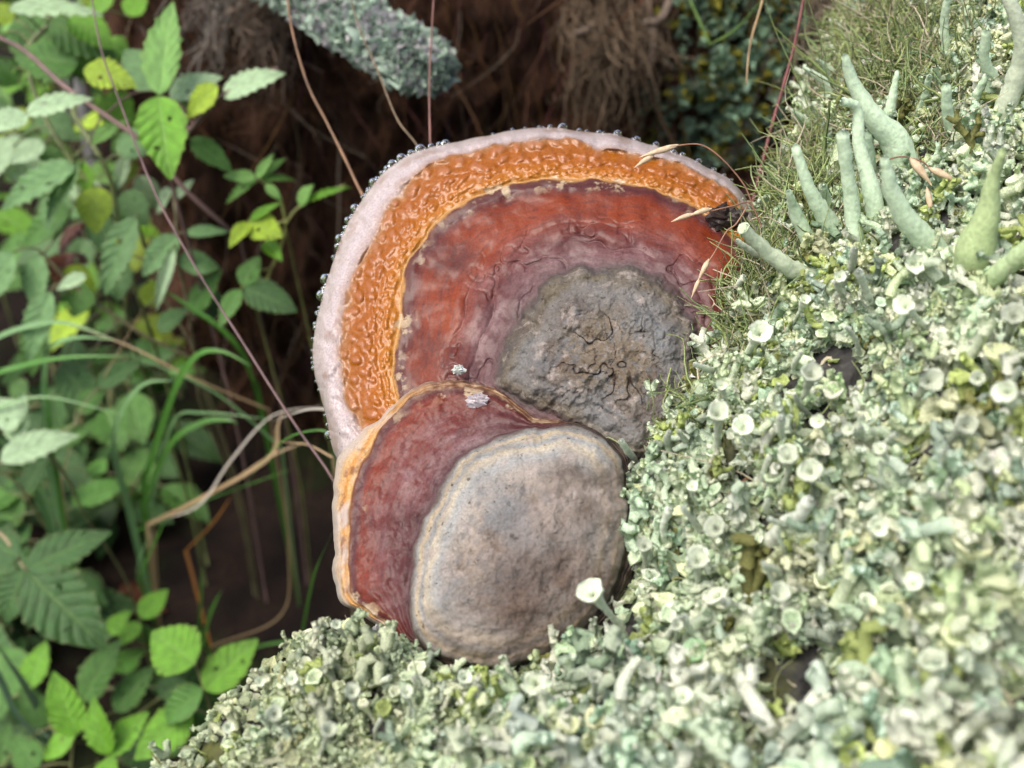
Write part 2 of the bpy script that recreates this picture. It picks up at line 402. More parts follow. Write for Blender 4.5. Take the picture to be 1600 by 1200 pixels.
# --- lower lobe
C2 = np.array([800., 830.])
OUT2 = [(521, 880), (522, 840), (520, 780), (522, 745), (527, 718), (545, 695), (566, 675), (588, 658), (610, 636), (635, 613), (655, 600), (685, 592), (722, 593), (760, 599), (792, 613), (815, 631), (838, 650), (872, 655), (900, 657), (950, 674), (988, 708),
        (996, 780), (1000, 860), (960, 960), (880, 1030), (780, 1060), (690, 1040), (640, 1016), (590, 975), (557, 954), (531, 943), (523, 913)]
RED2 = [(543, 885), (544, 850), (546, 815), (551, 780), (560, 745), (578, 703), (590, 682), (604, 662), (622, 642), (642, 622), (664, 610), (688, 604), (722, 605), (756, 611), (786, 624), (806, 640), (826, 656), (868, 661), (900, 661), (948, 678), (984, 711),
        (991, 780), (994, 860), (956, 955), (876, 1025), (780, 1053), (690, 1034), (645, 1010), (600, 970), (572, 950), (553, 938), (547, 913)]
GRY2 = [(641, 930), (648, 885), (655, 836), (680, 787), (704, 738), (742, 703), (788, 682), (847, 669), (900, 664), (945, 683), (972, 714), (978, 760), (980, 850), (945, 945), (870, 1015), (780, 1045), (690, 1026), (662, 1011), (648, 990), (641, 955)]
o2, r2, g2_ = (radial(q, C2, TH) for q in (OUT2, RED2, GRY2))
g2_ = g2_ + 6 * fbm(np.cos(TH) * 6, np.sin(TH) * 6, 3, 305); o2 = o2 + 5 * fbm(np.cos(TH) * 9, np.sin(TH) * 9, 3, 306); r2 = r2 + 6 * fbm(np.cos(TH) * 8, np.sin(TH) * 8, 3, 307)
r2 = np.maximum(r2, g2_ + 3); o2 = np.maximum(o2, r2 + 4)
def h_lower(s, px, py, R):
    base = np.interp(s, [0, .3, .6, .8, .92, .975, 1.0, 1.04, 1.4, 1.9, 2.0, 2.06, 2.4, 2.7], [.046, .0445, .040, .0345, .0295, .0255, .022, .0195, .0185, .0165, .0155, .0148, .0128, .010])
    q = np.clip((s - 2.4) / .6, 0, 1); base = np.where(s > 2.4, .0128 - .018 * (1 - np.sqrt(np.maximum(1 - q ** 2, 0))), base)
    gr = 1 - sst(.97, 1.02, s)
    h = gr * (.0030 * fbm(px / 70, py / 70, 3, 61) + .0013 * fbm(px / 14, py / 14, 4, 62) + .0013 * np.abs(np.sin(s * 17 + 1.5 * fbm(px / 50, py / 50, 2, 63))) * sst(.6, .8, s) * sst(900, 740, px))
    crk = np.clip(1 - np.abs(fbm(px / 50, py / 50, 4, 64)) / .03, 0, 1) * .4
    h -= gr * .0004 * crk
    rd = sst(1.0, 1.05, s)
    h += rd * (.0022 * fbm(px / 60, py / 60, 3, 65) + .0005 * fbm(px / 12, py / 12, 3, 66) + .0003 * np.sin(s * 19 + 4 * fbm(px / 70, py / 70, 3, 67)))
    h += sst(2.5, 2.9, s) * .0016 * fbm(px / 20, py / 26, 3, 68)
    return base + h, gr * crk * .6

def ramp5(t, s, stops, top):
    return t.ramp(t.math('DIVIDE', s, top), [(p / top, c) for p, c in stops])
def m_fungus(name, upper):
    t = NT(name); s0 = t.attr('s').outputs['Fac']; b = t.attr('b').outputs['Fac']; lf = t.attr('m').outputs['Fac']
    n1 = t.noise(70, 5); n2 = t.noise(260, 5); n3 = t.noise(28, 4); n4 = t.noise(900, 3)
    cv = t.n('CombineXYZ'); t.set(cv.inputs[0], t.math('MULTIPLY', s0, 7.0)); t.set(cv.inputs[1], t.attr('cx').outputs['Fac']); t.set(cv.inputs[2], t.attr('cy').outputs['Fac'])
    ring = t.noise(1.6, 5, cv.outputs[0]); ring2 = t.noise(4.2, 4, cv.outputs[0])
    nz = t.math('MULTIPLY', t.math('SUBTRACT', n1, .5), .45 if upper else .40)
    top = 4.2 if upper else 3.2
    s = t.math('ADD', s0, t.math('MULTIPLY', nz, ramp5(t, s0, [(0, 1.), (.95, .9 if upper else .45), (1.1, .9 if upper else .45), (1.8, .35), (2.1, .35), (2.2, .6 if upper else 1.5), (2.8, 1.0 if upper else 2.2), (3.1, .6)], top)))
    if upper:
        st = [(0, (.10, .078, .055)), (.35, (.12, .098, .07)), (.6, (.115, .108, .10)), (.78, (.13, .125, .118)), (.9, (.10, .085, .06)), (.97, (.06, .05, .045)), (1.05, (.09, .055, .055)), (1.18, (.10, .04, .04)), (1.35, (.095, .020, .014)), (1.55, (.155, .025, .0035)),
              (1.84, (.13, .019, .003)), (1.93, (.055, .012, .012)), (1.985, (.08, .028, .018)), (2.01, (.34, .19, .06)), (2.07, (.28, .105, .007)), (2.3, (.255, .080, .002)), (2.55, (.215, .060, .0015)), (2.85, (.21, .064, .004)), (3.0, (.22, .10, .035)), (3.16, (.29, .225, .205)), (3.4, (.35, .305, .305)), (4.0, (.35, .305, .29))]
    else:
        st = [(0, (.21, .175, .15)), (.45, (.23, .20, .17)), (.62, (.25, .23, .205)), (.72, (.24, .25, .245)), (.82, (.36, .32, .24)), (.875, (.21, .225, .23)), (.93, (.38, .31, .20)), (.96, (.21, .22, .215)), (.985, (.16, .145, .125)), (1.03, (.055, .028, .030)), (1.2, (.085, .020, .019)), (1.6, (.10, .016, .010)),
              (1.85, (.125, .019, .007)), (1.95, (.05, .014, .016)), (2.03, (.11, .04, .022)), (2.12, (.40, .24, .095)), (2.35, (.35, .17, .045)), (2.55, (.38, .25, .12)), (2.75, (.38, .31, .25)), (3.0, (.38, .33, .28))]
    c = ramp5(t, s, st, top)
    def band(a, b_, lo=0.0, hi=1.0, e=.06):
        return ramp5(t, s0, [(max(a - e, 0), lo), (a + e, hi), (b_ - e, hi), (b_ + e, lo)], top)
    red = band(1.04, 1.95)
    fade = ramp5(t, s0, [(1.0, 1.0), (1.45, .5), (1.7, .06), (2.0, .06)], top) if upper else ramp5(t, s0, [(1.0, 1.0), (1.5, .85), (1.8, .15)], top)
    bl = t.math('MULTIPLY', red, t.ramp(t.math('ADD', t.math('MULTIPLY', n1, .6), t.math('MULTIPLY', ring, .4)), [(.44, 0), (.66, .6)]))
    c = t.mix(t.math('MULTIPLY', bl, fade), c, (.25, .185, .195))
    c = t.mix(t.math('MULTIPLY', red, t.ramp(ring2, [(.5, 0), (.68, .55)])), c, (.045, .012, .012))
    c = t.mix(t.math('MULTIPLY', red, t.ramp(n3, [(.45, 0), (.65, .72)])), c, (.04, .011, .012))
    c = t.mix(t.math('MULTIPLY', red, t.ramp(n2, [(.66, 0), (.74, .5)])), c, (.035, .016, .022))
    fl = t.math('MULTIPLY', band(1.9 if upper else 1.82, 2.12 if upper else 2.2), t.ramp(t.noise(120, 4), [(.54, 0), (.60, .9)]))
    c = t.mix(t.math('MULTIPLY', fl, t.ramp(n3, [(.42, 0), (.55, 1)])), c, (.36, .28, .18))
    gr = ramp5(t, s0, [(.0, 1.0), (.96, 1.0), (1.03, 0.0)], top)
    grc = ramp5(t, s0, [(0, 1.0), (.6, 1.0), (.74, .35), (.96, .35), (1.02, 0.0)], top)
    c = t.mix(t.math('MULTIPLY', grc, t.ramp(t.noise(40, 6, rough=.65), [(.48, 0), (.62, .85)])), c, (.062, .042, .030))
    c = t.mix(t.math('MULTIPLY', grc, t.ramp(ring, [(.5, 0), (.62, .6)])), c, (.11, .115, .12))
    c = t.mix(t.math('MULTIPLY', gr, t.ramp(t.noise(110, 5, rough=.65), [(.54, 0), (.66, .75)])), c, (.27, .235, .21))
    c = t.mix(t.math('MULTIPLY', grc, t.ramp(n3, [(.38, .6), (.5, 0)])), c, (.135, .15, .16))
    c = t.mix(t.math('MULTIPLY', gr, t.math('MULTIPLY', lf, t.ramp(n1, [(.3, 1.0), (.7, .55)]))), c, (.06, .038, .026))
    c = t.mix(t.math('MULTIPLY', gr, t.ramp(t.noise(330, 4), [(.64, 0), (.7, .8)])), c, (.025, .018, .014))
    c = t.mix(t.math('MULTIPLY', gr, t.math('MINIMUM', b, 1.0)), c, (.022, .014, .010))
    c = t.mix(1, c, t.ramp(n4, [(.25, .72), (.75, 1.25)]), 'MULTIPLY')
    if upper:
        c = t.mix(t.math('MULTIPLY', band(2.1, 3.0), t.ramp(b, [(.5, 0), (1.0, .5)])), c, (.29, .12, .06))
        c = t.mix(t.math('MULTIPLY', band(3.1, 4.1), t.ramp(n1, [(.52, 0), (.68, .75)])), c, (.23, .155, .115))
        c = t.mix(t.math('MULTIPLY', band(3.1, 4.1), t.ramp(n2, [(.6, 0), (.7, .5)])), c, (.21, .19, .21))
        spk = t.math('MULTIPLY', band(2.1, 3.8), t.ramp(t.noise(520, 2), [(.73, 0), (.76, .9)])); c = t.mix(spk, c, (.02, .014, .01))
        rg = ramp5(t, s0, [(0, .85), (.95, .8), (1.05, .55), (1.9, .45), (2.06, .25), (2.9, .22), (3.15, .4), (4, .4)], top)
        ct = ramp5(t, s0, [(0, 0.0), (1.0, 0.0), (1.2, .2), (1.98, .2), (2.1, .42), (2.95, .38), (3.2, .35), (4, .3)], top)
    else:
        c = t.mix(t.math('MULTIPLY', band(2.0, 2.6), t.ramp(t.noise(130, 5), [(.5, 0), (.6, .8)])), c, (.12, .045, .014))
        c = t.mix(t.math('MULTIPLY', band(2.1, 3.1), t.ramp(n1, [(.5, 0), (.62, .7)])), c, (.36, .32, .29))
        edge = t.math('MULTIPLY', band(1.98, 3.1), t.math('SUBTRACT', 1.0, lf))
        c = t.mix(t.math('MULTIPLY', edge, .9), c, t.ramp(n2, [(.38, (.05, .02, .014)), (.5, (.14, .07, .04)), (.62, (.27, .19, .12))]))
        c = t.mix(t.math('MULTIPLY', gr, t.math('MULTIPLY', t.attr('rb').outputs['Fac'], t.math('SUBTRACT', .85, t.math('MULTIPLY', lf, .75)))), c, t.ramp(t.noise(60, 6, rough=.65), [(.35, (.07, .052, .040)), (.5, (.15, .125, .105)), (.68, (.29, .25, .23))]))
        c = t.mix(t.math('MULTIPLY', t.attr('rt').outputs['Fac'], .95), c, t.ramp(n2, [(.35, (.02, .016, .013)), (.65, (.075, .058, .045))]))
        rg = ramp5(t, s0, [(0, .85), (.95, .8), (1.05, .55), (1.9, .45), (2.2, .45), (3, .45)], top)
        ct = ramp5(t, s0, [(0, 0.0), (1.0, 0.0), (1.2, .1), (3, .15)], top)
    t.p(Base_Color=c, Roughness=rg, Coat_Weight=ct); t.b.inputs['Coat Roughness'].default_value = .2
    t.b.inputs['Specular IOR Level'].default_value = .16
    t.bump(t.math('ADD', n2, t.math('MULTIPLY', n4, .5)), .4, .0008)
    return t.m
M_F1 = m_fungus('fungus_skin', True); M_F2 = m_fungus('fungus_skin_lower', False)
fb = un(960, 640, .55)
fungus = root('bracket_fungus', fb, 'large two-lobed bracket fungus with amber beaded band and white margin on the stump', 'fungus')
def zone(name, svals, rings, hf, cen, mat, parent, closed=False):
    V, s2, b, px, py = lobe(svals, rings, hf, cen, None)
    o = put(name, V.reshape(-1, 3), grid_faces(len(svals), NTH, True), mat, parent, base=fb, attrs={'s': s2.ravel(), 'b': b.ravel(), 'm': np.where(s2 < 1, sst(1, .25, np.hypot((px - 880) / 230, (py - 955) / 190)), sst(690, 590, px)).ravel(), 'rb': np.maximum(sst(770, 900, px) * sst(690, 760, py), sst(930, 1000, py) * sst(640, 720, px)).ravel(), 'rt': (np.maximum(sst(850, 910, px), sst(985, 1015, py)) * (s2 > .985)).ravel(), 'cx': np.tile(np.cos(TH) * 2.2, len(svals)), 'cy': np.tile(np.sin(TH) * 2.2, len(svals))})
    return o, V
RG1 = [rg, ra, rr, ro]; RG2 = [g2_, r2, o2]
up, _ = zone('upper_cap', np.linspace(1, 2.0, 120), RG1, h_upper, C1, M_F1, fungus); up['label'] = 'brick red lacquered skin of the upper lobe'
g, _ = zone('grey_crust', np.linspace(0.002, 1.0, 130), RG1, h_upper, C1, M_F1, up); g['label'] = 'cracked grey crust of the upper lobe'
a, _ = zone('amber_band', np.linspace(2.0, 3.06, 110), RG1, h_upper, C1, M_F1, up); a['label'] = 'glossy warty amber band'
rim, VR = zone('pale_margin', np.concatenate([np.linspace(3.06, 3.85, 50), 3 + np.sqrt(1 - np.linspace(.28, 0.0, 14) ** 1.5)]), RG1, h_upper, C1, M_F1, up); rim['label'] = 'wet pinkish white growing margin'
M_PORE = m_flat('pore_layer', (.55, .47, .36), (.66, .58, .46), .7, 700)
def under(name, ring, cen3, parent, depth):
    cs = [ring]
    n_ = ring.shape[0]
    for f, dd in ((.02, .008), (.06, .016), (.16, .024), (.4, .034), (.75, .05), (.98, .055)):
        q = ring * (1 - f) + cen3 * f; cs.append(q + FW * dd * depth)
    V = np.stack(cs, 0)
    return put(name, V.reshape(-1, 3), grid_faces(len(cs), n_, True), M_PORE, parent, base=fb)
under('pore_surface', VR[-1], un(980, 600, .53), up, 1.0)
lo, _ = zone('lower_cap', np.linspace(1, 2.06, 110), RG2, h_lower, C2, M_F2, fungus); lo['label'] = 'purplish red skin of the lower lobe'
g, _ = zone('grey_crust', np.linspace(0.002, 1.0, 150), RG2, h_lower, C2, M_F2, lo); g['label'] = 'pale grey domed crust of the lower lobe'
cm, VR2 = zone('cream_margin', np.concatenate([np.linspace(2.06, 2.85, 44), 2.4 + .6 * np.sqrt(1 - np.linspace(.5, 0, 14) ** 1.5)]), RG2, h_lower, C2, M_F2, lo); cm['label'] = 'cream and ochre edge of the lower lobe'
under('pore_surface', VR2[-1], un(860, 840, .505), lo, .6)

# guttation drops on the margin
tw_ = NT('clear_drop'); tw_.p(Base_Color=(1, 1, 1), Roughness=.0, IOR=1.33, Transmission_Weight=1.0); M_DROP = tw_.m
bm_v = []; nl, nm = 12, 18
for i in range(nl + 1):
    for j in range(nm):
        a_ = i / nl * math.pi; bm_v.append((math.sin(a_) * math.cos(j / nm * 6.28318), math.sin(a_) * math.sin(j / nm * 6.28318), math.cos(a_) * .92))
DROP = mesh_np('droplet', np.array(bm_v), grid_faces(nl + 1, nm, True), M_DROP)
DROP.materials.clear(); DROP.materials.append(M_DROP)
drops = [(500, 461, 8), (512, 437, 8), (531, 373, 7), (533, 388, 5), (545, 345, 6), (556, 326, 7), (582, 284, 7), (575, 296, 4), (604, 263, 5), (614, 257, 7), (628, 248, 7), (641, 238, 5), (655, 231, 8), (672, 227, 5), (684, 223, 5), (694, 221, 6),
         (515, 680, 6), (521, 402, 4), (498, 490, 4), (880, 202, 7), (905, 203, 4), (965, 212, 6), (995, 219, 6), (1025, 228, 5), (1066, 244, 4), (1090, 256, 5), (1115, 267, 4), (936, 207, 4), (917, 205, 3), (843, 200, 3), (860, 200, 4), (1130, 276, 3), (1142, 283, 3), (1052, 240, 4),
         (597, 271, 4), (589, 279, 4), (568, 309, 4), (550, 338, 3), (540, 357, 4), (505, 452, 4), (494, 507, 4), (491, 530, 3)]
for k in range(36):
    i = int(RNG.integers(0, len(OUT1) - 8)); f = RNG.random(); x, y = np.array(OUT1[i]) * (1 - f) + np.array(OUT1[i + 1]) * f
    if y < 720 and x < 1150: drops.append((x, y, RNG.uniform(1.8, 3.6)))
for (x, y, r) in drops:
    th = math.atan2(y - C1[1], x - C1[0]); R_ = np.interp(th, TH, ro, period=2 * math.pi)
    px, py = C1 + np.array([math.cos(th), math.sin(th)]) * (R_ + .25 * r - RNG.uniform(0, .2) * r)
    m_ = r * WF * .53 / 1600
    P_ = un(px, py, Dp(px, py) + .0205)
    d_ = ob('droplet', DROP, up); d_.location = Vector(P_ - fb); d_.scale = (m_ * 1.3,) * 3; d_.rotation_euler = (random.random(), random.random(), 0)

# ------------------------------------------------------------------ lichen mat
def fan(n, lob, cup, seed):
    r = np.random.default_rng(seed); a = np.arange(n) / n * 2 * math.pi
    rr_ = 1 + lob * r.normal(0, 1, n) - .32 * (np.arange(n) % 2); ring = np.stack([rr_ * np.cos(a), rr_ * np.sin(a) * .8, cup * (.6 + .5 * r.random(n))], -1)
    mid = np.stack([.55 * np.cos(a), .5 * np.sin(a), np.full(n, cup * .15) + .12 * r.normal(0, 1, n)], -1)
    V = np.vstack([[0, 0, 0], mid, ring]); e = np.arange(n); e2 = (e + 1) % n
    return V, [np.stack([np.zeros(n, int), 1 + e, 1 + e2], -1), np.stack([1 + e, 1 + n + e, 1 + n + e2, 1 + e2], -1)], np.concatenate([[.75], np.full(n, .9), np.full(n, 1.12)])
def lathe(prof, n=9, wob=0.0, seed=0, bend=0.0):
    r = np.random.default_rng(seed); a = np.arange(n) / n * 2 * math.pi; rings = []
    for (rad, z) in prof:
        k = rad * (1 + wob * r.normal(0, 1, n)); rings.append(np.stack([k * np.cos(a) + bend * z * z, k * np.sin(a), z + wob * .25 * rad * r.normal(0, 1, n)], -1))
    return np.vstack(rings), [grid_faces(len(prof), n, True)]
def cup_prof(): return [(.13, 0), (.10, .25), (.095, .5), (.14, .68), (.25, .88), (.31, 1.0), (.28, 1.01), (.20, .9), (.08, .82), (.01, .8)]
def bran(seed):          # small forked fruticose sprig
    r = np.random.default_rng(seed); ps = []
    def go(p, d, L, rad, lev):
        q = np.array([p + d * L * t + r.normal(0, .03, 3) * (t > 0) for t in (0, .55, 1.)])
        ps.append(tubes(q[None], np.array([[rad, rad * .9, rad * .8]]), 4, True))
        if lev:
            for _ in range(2 + (r.random() < .4)):
                d2 = d + r.normal(0, .6, 3); d2 /= np.linalg.norm(d2); go(q[-1 if r.random() < .6 else 1], d2, L * .6, rad * .8, lev - 1)
    go(np.zeros(3), np.array([0, 0, 1.]), .5, .105, 2)
    V, F, _ = merge(ps); return V, F
def granule(seed):
    r = np.random.default_rng(seed); V, F = lathe([(.5, -.7), (1, 0), (.7, .65), (.02, .95)], 5, .16, seed); return V, F
PAL = np.array([(.52, .64, .46), (.60, .69, .54), (.40, .54, .38), (.49, .60, .34), (.70, .74, .63), (.30, .41, .28), (.43, .58, .46), (.54, .60, .36)]) * np.array([1.30, 1.34, 1.26])
def near(px, py): return 1 + .7 * sst(1650, 2500, px + py)
def sample(n, mask, w=None):
    p = (AREA * mask * (w if w is not None else 1)).ravel(); p = p / p.sum(); i = RNG.choice(len(p), n, p=p)
    a_, b_ = np.unravel_index(i, AREA.shape); a_ = np.clip(a_, 1, NV - 2); b_ = np.clip(b_, 0, NU - 2)
    j1 = RNG.random(n)[:, None]; j2 = RNG.random(n)[:, None]
    P = G[a_, b_] + (G[a_, b_ + 1] - G[a_, b_]) * j1 + (G[a_ + 1, b_] - G[a_, b_]) * j2
    return P, NRM[a_, b_], PX[a_, b_], PY[a_, b_]
BARE = [(1235, 1090, 110, 60), (1395, 1070, 65, 50), (1305, 580, 50, 38), (1370, 520, 30, 14), (1505, 490, 22, 45), (1570, 300, 16, 40), (1500, 930, 40, 22), (1180, 1130, 45, 40), (1560, 890, 30, 30), (1010, 740, 18, 40), (585, 1000, 30, 18), (720, 1075, 22, 26), (1590, 1110, 40, 30)]
def bare(px, py):
    k = np.ones(px.shape)
    for (x, y, a_, b_) in BARE: k = np.minimum(k, np.clip((((px - x) / a_) ** 2 + ((py - y) / b_) ** 2 + .25 * vn(px / 14, py / 14, 9) - .75) * 3, 0.004, 1))
    return k
MOSSY = np.clip(sst(1, .0, np.hypot((PX - 1240) / 130, (PY - 330) / 200)) + sst(1, 0, np.hypot((PX - 1380) / 210, (PY - 110) / 200)) * 1.1 + sst(1, 0, np.hypot((PX - 1150) / 100, (PY - 470) / 150)) * 1.3 + sst(1, 0, np.hypot((PX - 1060) / 65, (PY - 620) / 110)) * 1.1, 0, 1)
PATCH = np.clip(.62 + 2.4 * fbm(PX / 55, PY / 55, 3, 71), .04, 1)
LW = bare(PX, PY) * (1 - .92 * MOSSY) * PATCH
def tones(px, py, n, olive=None):
    k = np.clip(((fbm(px / 90, py / 90, 3, 81) + .5) * 8 + RNG.normal(0, 1.6, n)).astype(int), 0, 7)
    c = PAL[k]; c = (.68 * c + .32 * c.mean(1, keepdims=True)) * np.array([1.10, 1.08, 1.04]); c = c * RNG.uniform(.62, 1.2, (n, 1)) + RNG.normal(0, .02, (n, 3))
    br = RNG.random(n) < .02; c[br] = np.array([.20, .13, .075]) * RNG.uniform(.6, 1.5, (br.sum(), 1))
    # the mat left of the fungus is duller and browner than the near one
    lf = sst(760, 560, px)[:, None] * .55; c = c * (1 - lf) + lf * np.array([.46, .50, .30]) * RNG.uniform(.6, 1.3, (n, 1))
    yg = (fbm(px / 45, py / 45, 2, 88) > .3) & (RNG.random(n) < .45); c[yg] = np.array([.50, .60, .22]) * RNG.uniform(.6, 1.1, (yg.sum(), 1))
    c = c * 1.14; c = c * np.minimum(1, .82 / np.maximum(c.max(1, keepdims=True), .01)); c[:, 1] = np.maximum(c[:, 1], c[:, [0, 2]].max(1) * 1.05)
    return np.clip(c, .01, .86)
CLIPD = un(800, 600, 1.0)
upw = np.array([0, 0, 1.])
parts = []
for k in range(6):
    n_ = 7400; P, Nn, qx, qy = sample(n_, IN, LW)
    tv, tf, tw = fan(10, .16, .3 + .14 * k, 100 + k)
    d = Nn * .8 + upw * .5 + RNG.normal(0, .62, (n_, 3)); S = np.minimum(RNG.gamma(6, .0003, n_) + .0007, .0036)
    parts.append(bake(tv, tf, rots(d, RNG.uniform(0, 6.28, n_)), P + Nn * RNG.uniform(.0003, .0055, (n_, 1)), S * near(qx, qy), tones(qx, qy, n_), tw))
for k in range(4):
    n_ = 3000; P, Nn, qx, qy = sample(n_, IN, LW); tv, tf = granule(200 + k)
    S = RNG.gamma(4, .00022, n_) + .0004
    parts.append(bake(tv, tf, rots(Nn + RNG.normal(0, .5, (n_, 3)), RNG.uniform(0, 6, n_)), P + Nn * RNG.uniform(0, .005, (n_, 1)), S * near(qx, qy), tones(qx, qy, n_) * 1.12))
for k in range(8):
    n_ = 430; P, Nn, qx, qy = sample(n_, IN, LW); tv, tf = bran(300 + k)
    S = RNG.gamma(6, .0017, n_) + .004
    parts.append(bake(tv, tf, rots(Nn * .5 + upw * .8 + RNG.normal(0, .3, (n_, 3)), RNG.uniform(0, 6, n_)), P - Nn * .0008, S * near(qx, qy), tones(qx, qy, n_) * 1.05))
for k in range(8):
    n_ = 40; P, Nn, qx, qy = sample(n_, IN, LW); tv, tf = bran(350 + k)
    S = RNG.uniform(.014, .026, n_)
    parts.append(bake(tv, tf, rots(Nn * .5 + upw * .9 + RNG.normal(0, .3, (n_, 3)), RNG.uniform(0, 6, n_)), P - Nn * .001, S, tones(qx, qy, n_) * 1.08))
for k in range(5):
    n_ = 240; P, Nn, qx, qy = sample(n_, IN, LW); pr = cup_prof(); tv, tf = lathe(pr, 9, .15, 400 + k, .12 * (k - 2))
    S = np.minimum(RNG.gamma(7, .0010, n_) + .003, .012)[:, None] * np.array([1, 1, 1.]) * np.stack([RNG.uniform(.6, 1.1, n_), RNG.uniform(.6, 1.1, n_), np.ones(n_)], -1)
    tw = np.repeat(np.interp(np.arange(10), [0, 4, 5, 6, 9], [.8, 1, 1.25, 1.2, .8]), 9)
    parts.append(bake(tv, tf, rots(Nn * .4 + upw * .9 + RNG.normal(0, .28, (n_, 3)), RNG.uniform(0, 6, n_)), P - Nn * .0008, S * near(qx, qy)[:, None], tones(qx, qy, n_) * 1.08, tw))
M_LICHEN = m_vcol('lichen', .9, 1300, .15, .42, .3)
V, F, C = merge(parts)
thing(put('lichen_mat', V, F, M_LICHEN, col=C), 'crumbly pale green lichen mat of scales, cups and sprigs coating the stump', 'lichen', kind='stuff')

# moss between the lichen
def strands(n, P, Nn, L, rad, colr, bendy=.8, K=8, S=3):
    t = np.linspace(0, 1, K)[None, :, None]; d = Nn * .55 + upw * .35 + RNG.normal(0, .6, (n, 3)); cu = RNG.normal(0, bendy, (n, 1, 3))
    ph = RNG.uniform(0, 6.28, (n, 1, 3)); path = P[:, None] - Nn[:, None] * .001 + L[:, None, None] * (d[:, None] * t * .8 + cu * t ** 2 * .7 + .27 * (np.sin(t * 6 + ph) - np.sin(ph)))
    V, F = tubes(path, rad[:, None] * np.linspace(1, .3, K)[None], S, False); return V, F, np.repeat(colr, K * S, 0)
MW = np.clip(MOSSY * 1.4, 0, 1) * (.35 + .65 * (fbm(PX / 35, PY / 35, 3, 91) > -.12)) + .006
ps = []
n_ = 14000; P, Nn, qx, qy = sample(n_, IN, MW)
c = np.array([.29, .36, .15]) * RNG.uniform(.45, 1.4, (n_, 1)) + RNG.normal(0, .018, (n_, 3)); c[RNG.random(n_) < .16] = (.55, .50, .36)
c = np.clip(c, .01, 1)
ps.append(strands(n_, P, Nn, RNG.gamma(4, .0011, n_) + .002, RNG.gamma(5, .0001, n_) + .00025, c, 1.5))
V, F, C = merge(ps); M_MOSS = m_vcol('moss', .7, 1500, .3, .15, 0)
thing(put('moss', V, F, M_MOSS, col=C), 'curly olive green moss between fungus and lichen on the upper stump', 'moss', kind='stuff')

# ------------------------------------------------------------------ single horn and cup lichens
M_HORN = NT('horn_lichen'); _n = M_HORN.noise(500, 4); _o = M_HORN.n('ObjectInfo').outputs['Color']
M_HORN.p(Base_Color=M_HORN.mix(1, _o, M_HORN.ramp(_n, [(.3, .75), (.7, 1.12)]), 'MULTIPLY'), Roughness=.8); M_HORN.bump(_n, .5, .0008); M_HORN = M_HORN.m
def horn(path, radii, lift, label, colr=(.52, .67, .47), group=None, name='horn_lichen', cup=False):
    """path px from base to tip, radii px"""
    b0 = sdep(*path[0]); n_ = 22
    pts = [(x, y, b0 - .005 - (lift + .010) * i / max(len(path) - 1, 1)) for i, (x, y) in enumerate(path)]
    q = spline(pts, n_); P = un(q[:, 0], q[:, 1], q[:, 2])
    P = np.vstack([P[0] - (P[1] - P[0]) / np.linalg.norm(P[1] - P[0]) * .009, P])
    r = np.interp(np.linspace(0, 1, n_ + 1), np.linspace(0, 1, len(radii)), radii) * WF * b0 / 1600
    r = r * (1 + .03 * RNG.normal(0, 1, n_ + 1)) * 1.08
    P[1:-1] += RNG.normal(0, .00012, (n_ - 1, 3))
    if cup:
        d = P[-1] - P[-2]; d /= np.linalg.norm(d); rt = r[-1]
        P = np.vstack([P, P[-1] + d * rt * .35, P[-1] + d * rt * .45, P[-1] + d * rt * .25, P[-1] - d * rt * .4, P[-1] - d * rt * .8]); r = np.concatenate([r, [rt * 1.15, rt * 1.12, rt * .95, rt * .6, rt * .1]])
    else:
        d = P[-1] - P[-2]; d /= np.linalg.norm(d); P = np.vstack([P, P[-1] + d * r[-1] * .7]); r = np.concatenate([r, [r[-1] * .35]])
    V, F = tubes(P[None], r[None], 12)
    V = V + RNG.normal(0, 1, V.shape) * np.repeat(r, 12)[:, None] * (.09 if cup else .03)
    o = put(name, V, F, M_HORN, base=P[0]); o.color = (*colr, 1)
    return thing(o, label, 'lichen', group)
GH = 'horn lichens standing in the mat by the fungus'
LH = 'tapering pale green horn lichen standing on the mossy upper stump'
horn([(1413, 268), (1399, 222), (1365, 183), (1331, 126), (1320, 88)], [24, 21, 15, 9, 5], .02, 'thickest leaning horn lichen, pale green with a blunt narrow tip')
horn([(1371, 348), (1362, 300), (1343, 226), (1340, 171), (1317, 158)], [14, 13, 9, 7, 6], .012, 'horn lichen with a hooked bent-over tip behind thicker ones', group=None)
for p_, r_, l_ in [([(1337, 392), (1331, 319), (1323, 265), (1317, 209)], [13, 11, 9, 9], .02), ([(1309, 370), (1286, 333), (1263, 291), (1243, 230)], [17, 13, 9, 6], .018),
                   ([(1272, 395), (1243, 333), (1232, 299)], [13, 9, 4], .015), ([(1460, 388), (1422, 350), (1394, 299), (1382, 248)], [19, 16, 12, 6], .02),
                   ([(1385, 210), (1391, 169), (1402, 112)], [9, 8, 3], .01), ([(1490, 213), (1481, 177), (1478, 135)], [9, 8, 7], .01), ([(1530, 185), (1552, 132), (1538, 92), (1541, 50)], [10, 9, 7, 6], .02),
                   ([(1508, 184), (1541, 118)], [9, 4], .01), ([(1312, 132), (1292, 108), (1277, 93)], [9, 7, 2], .008), ([(1308, 166), (1292, 132), (1255, 104)], [9, 7, 2], .008), ([(1268, 200), (1250, 184), (1236, 173)], [9, 6, 2], .008),
                   ([(1297, 338), (1286, 291)], [7, 6], .008), ([(1363, 295), (1354, 209)], [9, 8], .01), ([(1460, 300), (1464, 262)], [7, 5], .008), ([(1440, 170), (1452, 120)], [6, 4], .008), ([(1480, 90), (1475, 40), (1480, 0)], [7, 6, 5], .01), ([(1425, 200), (1440, 160)], [5, 3], .006)]:
    horn(p_, r_, l_, LH, group=GH)
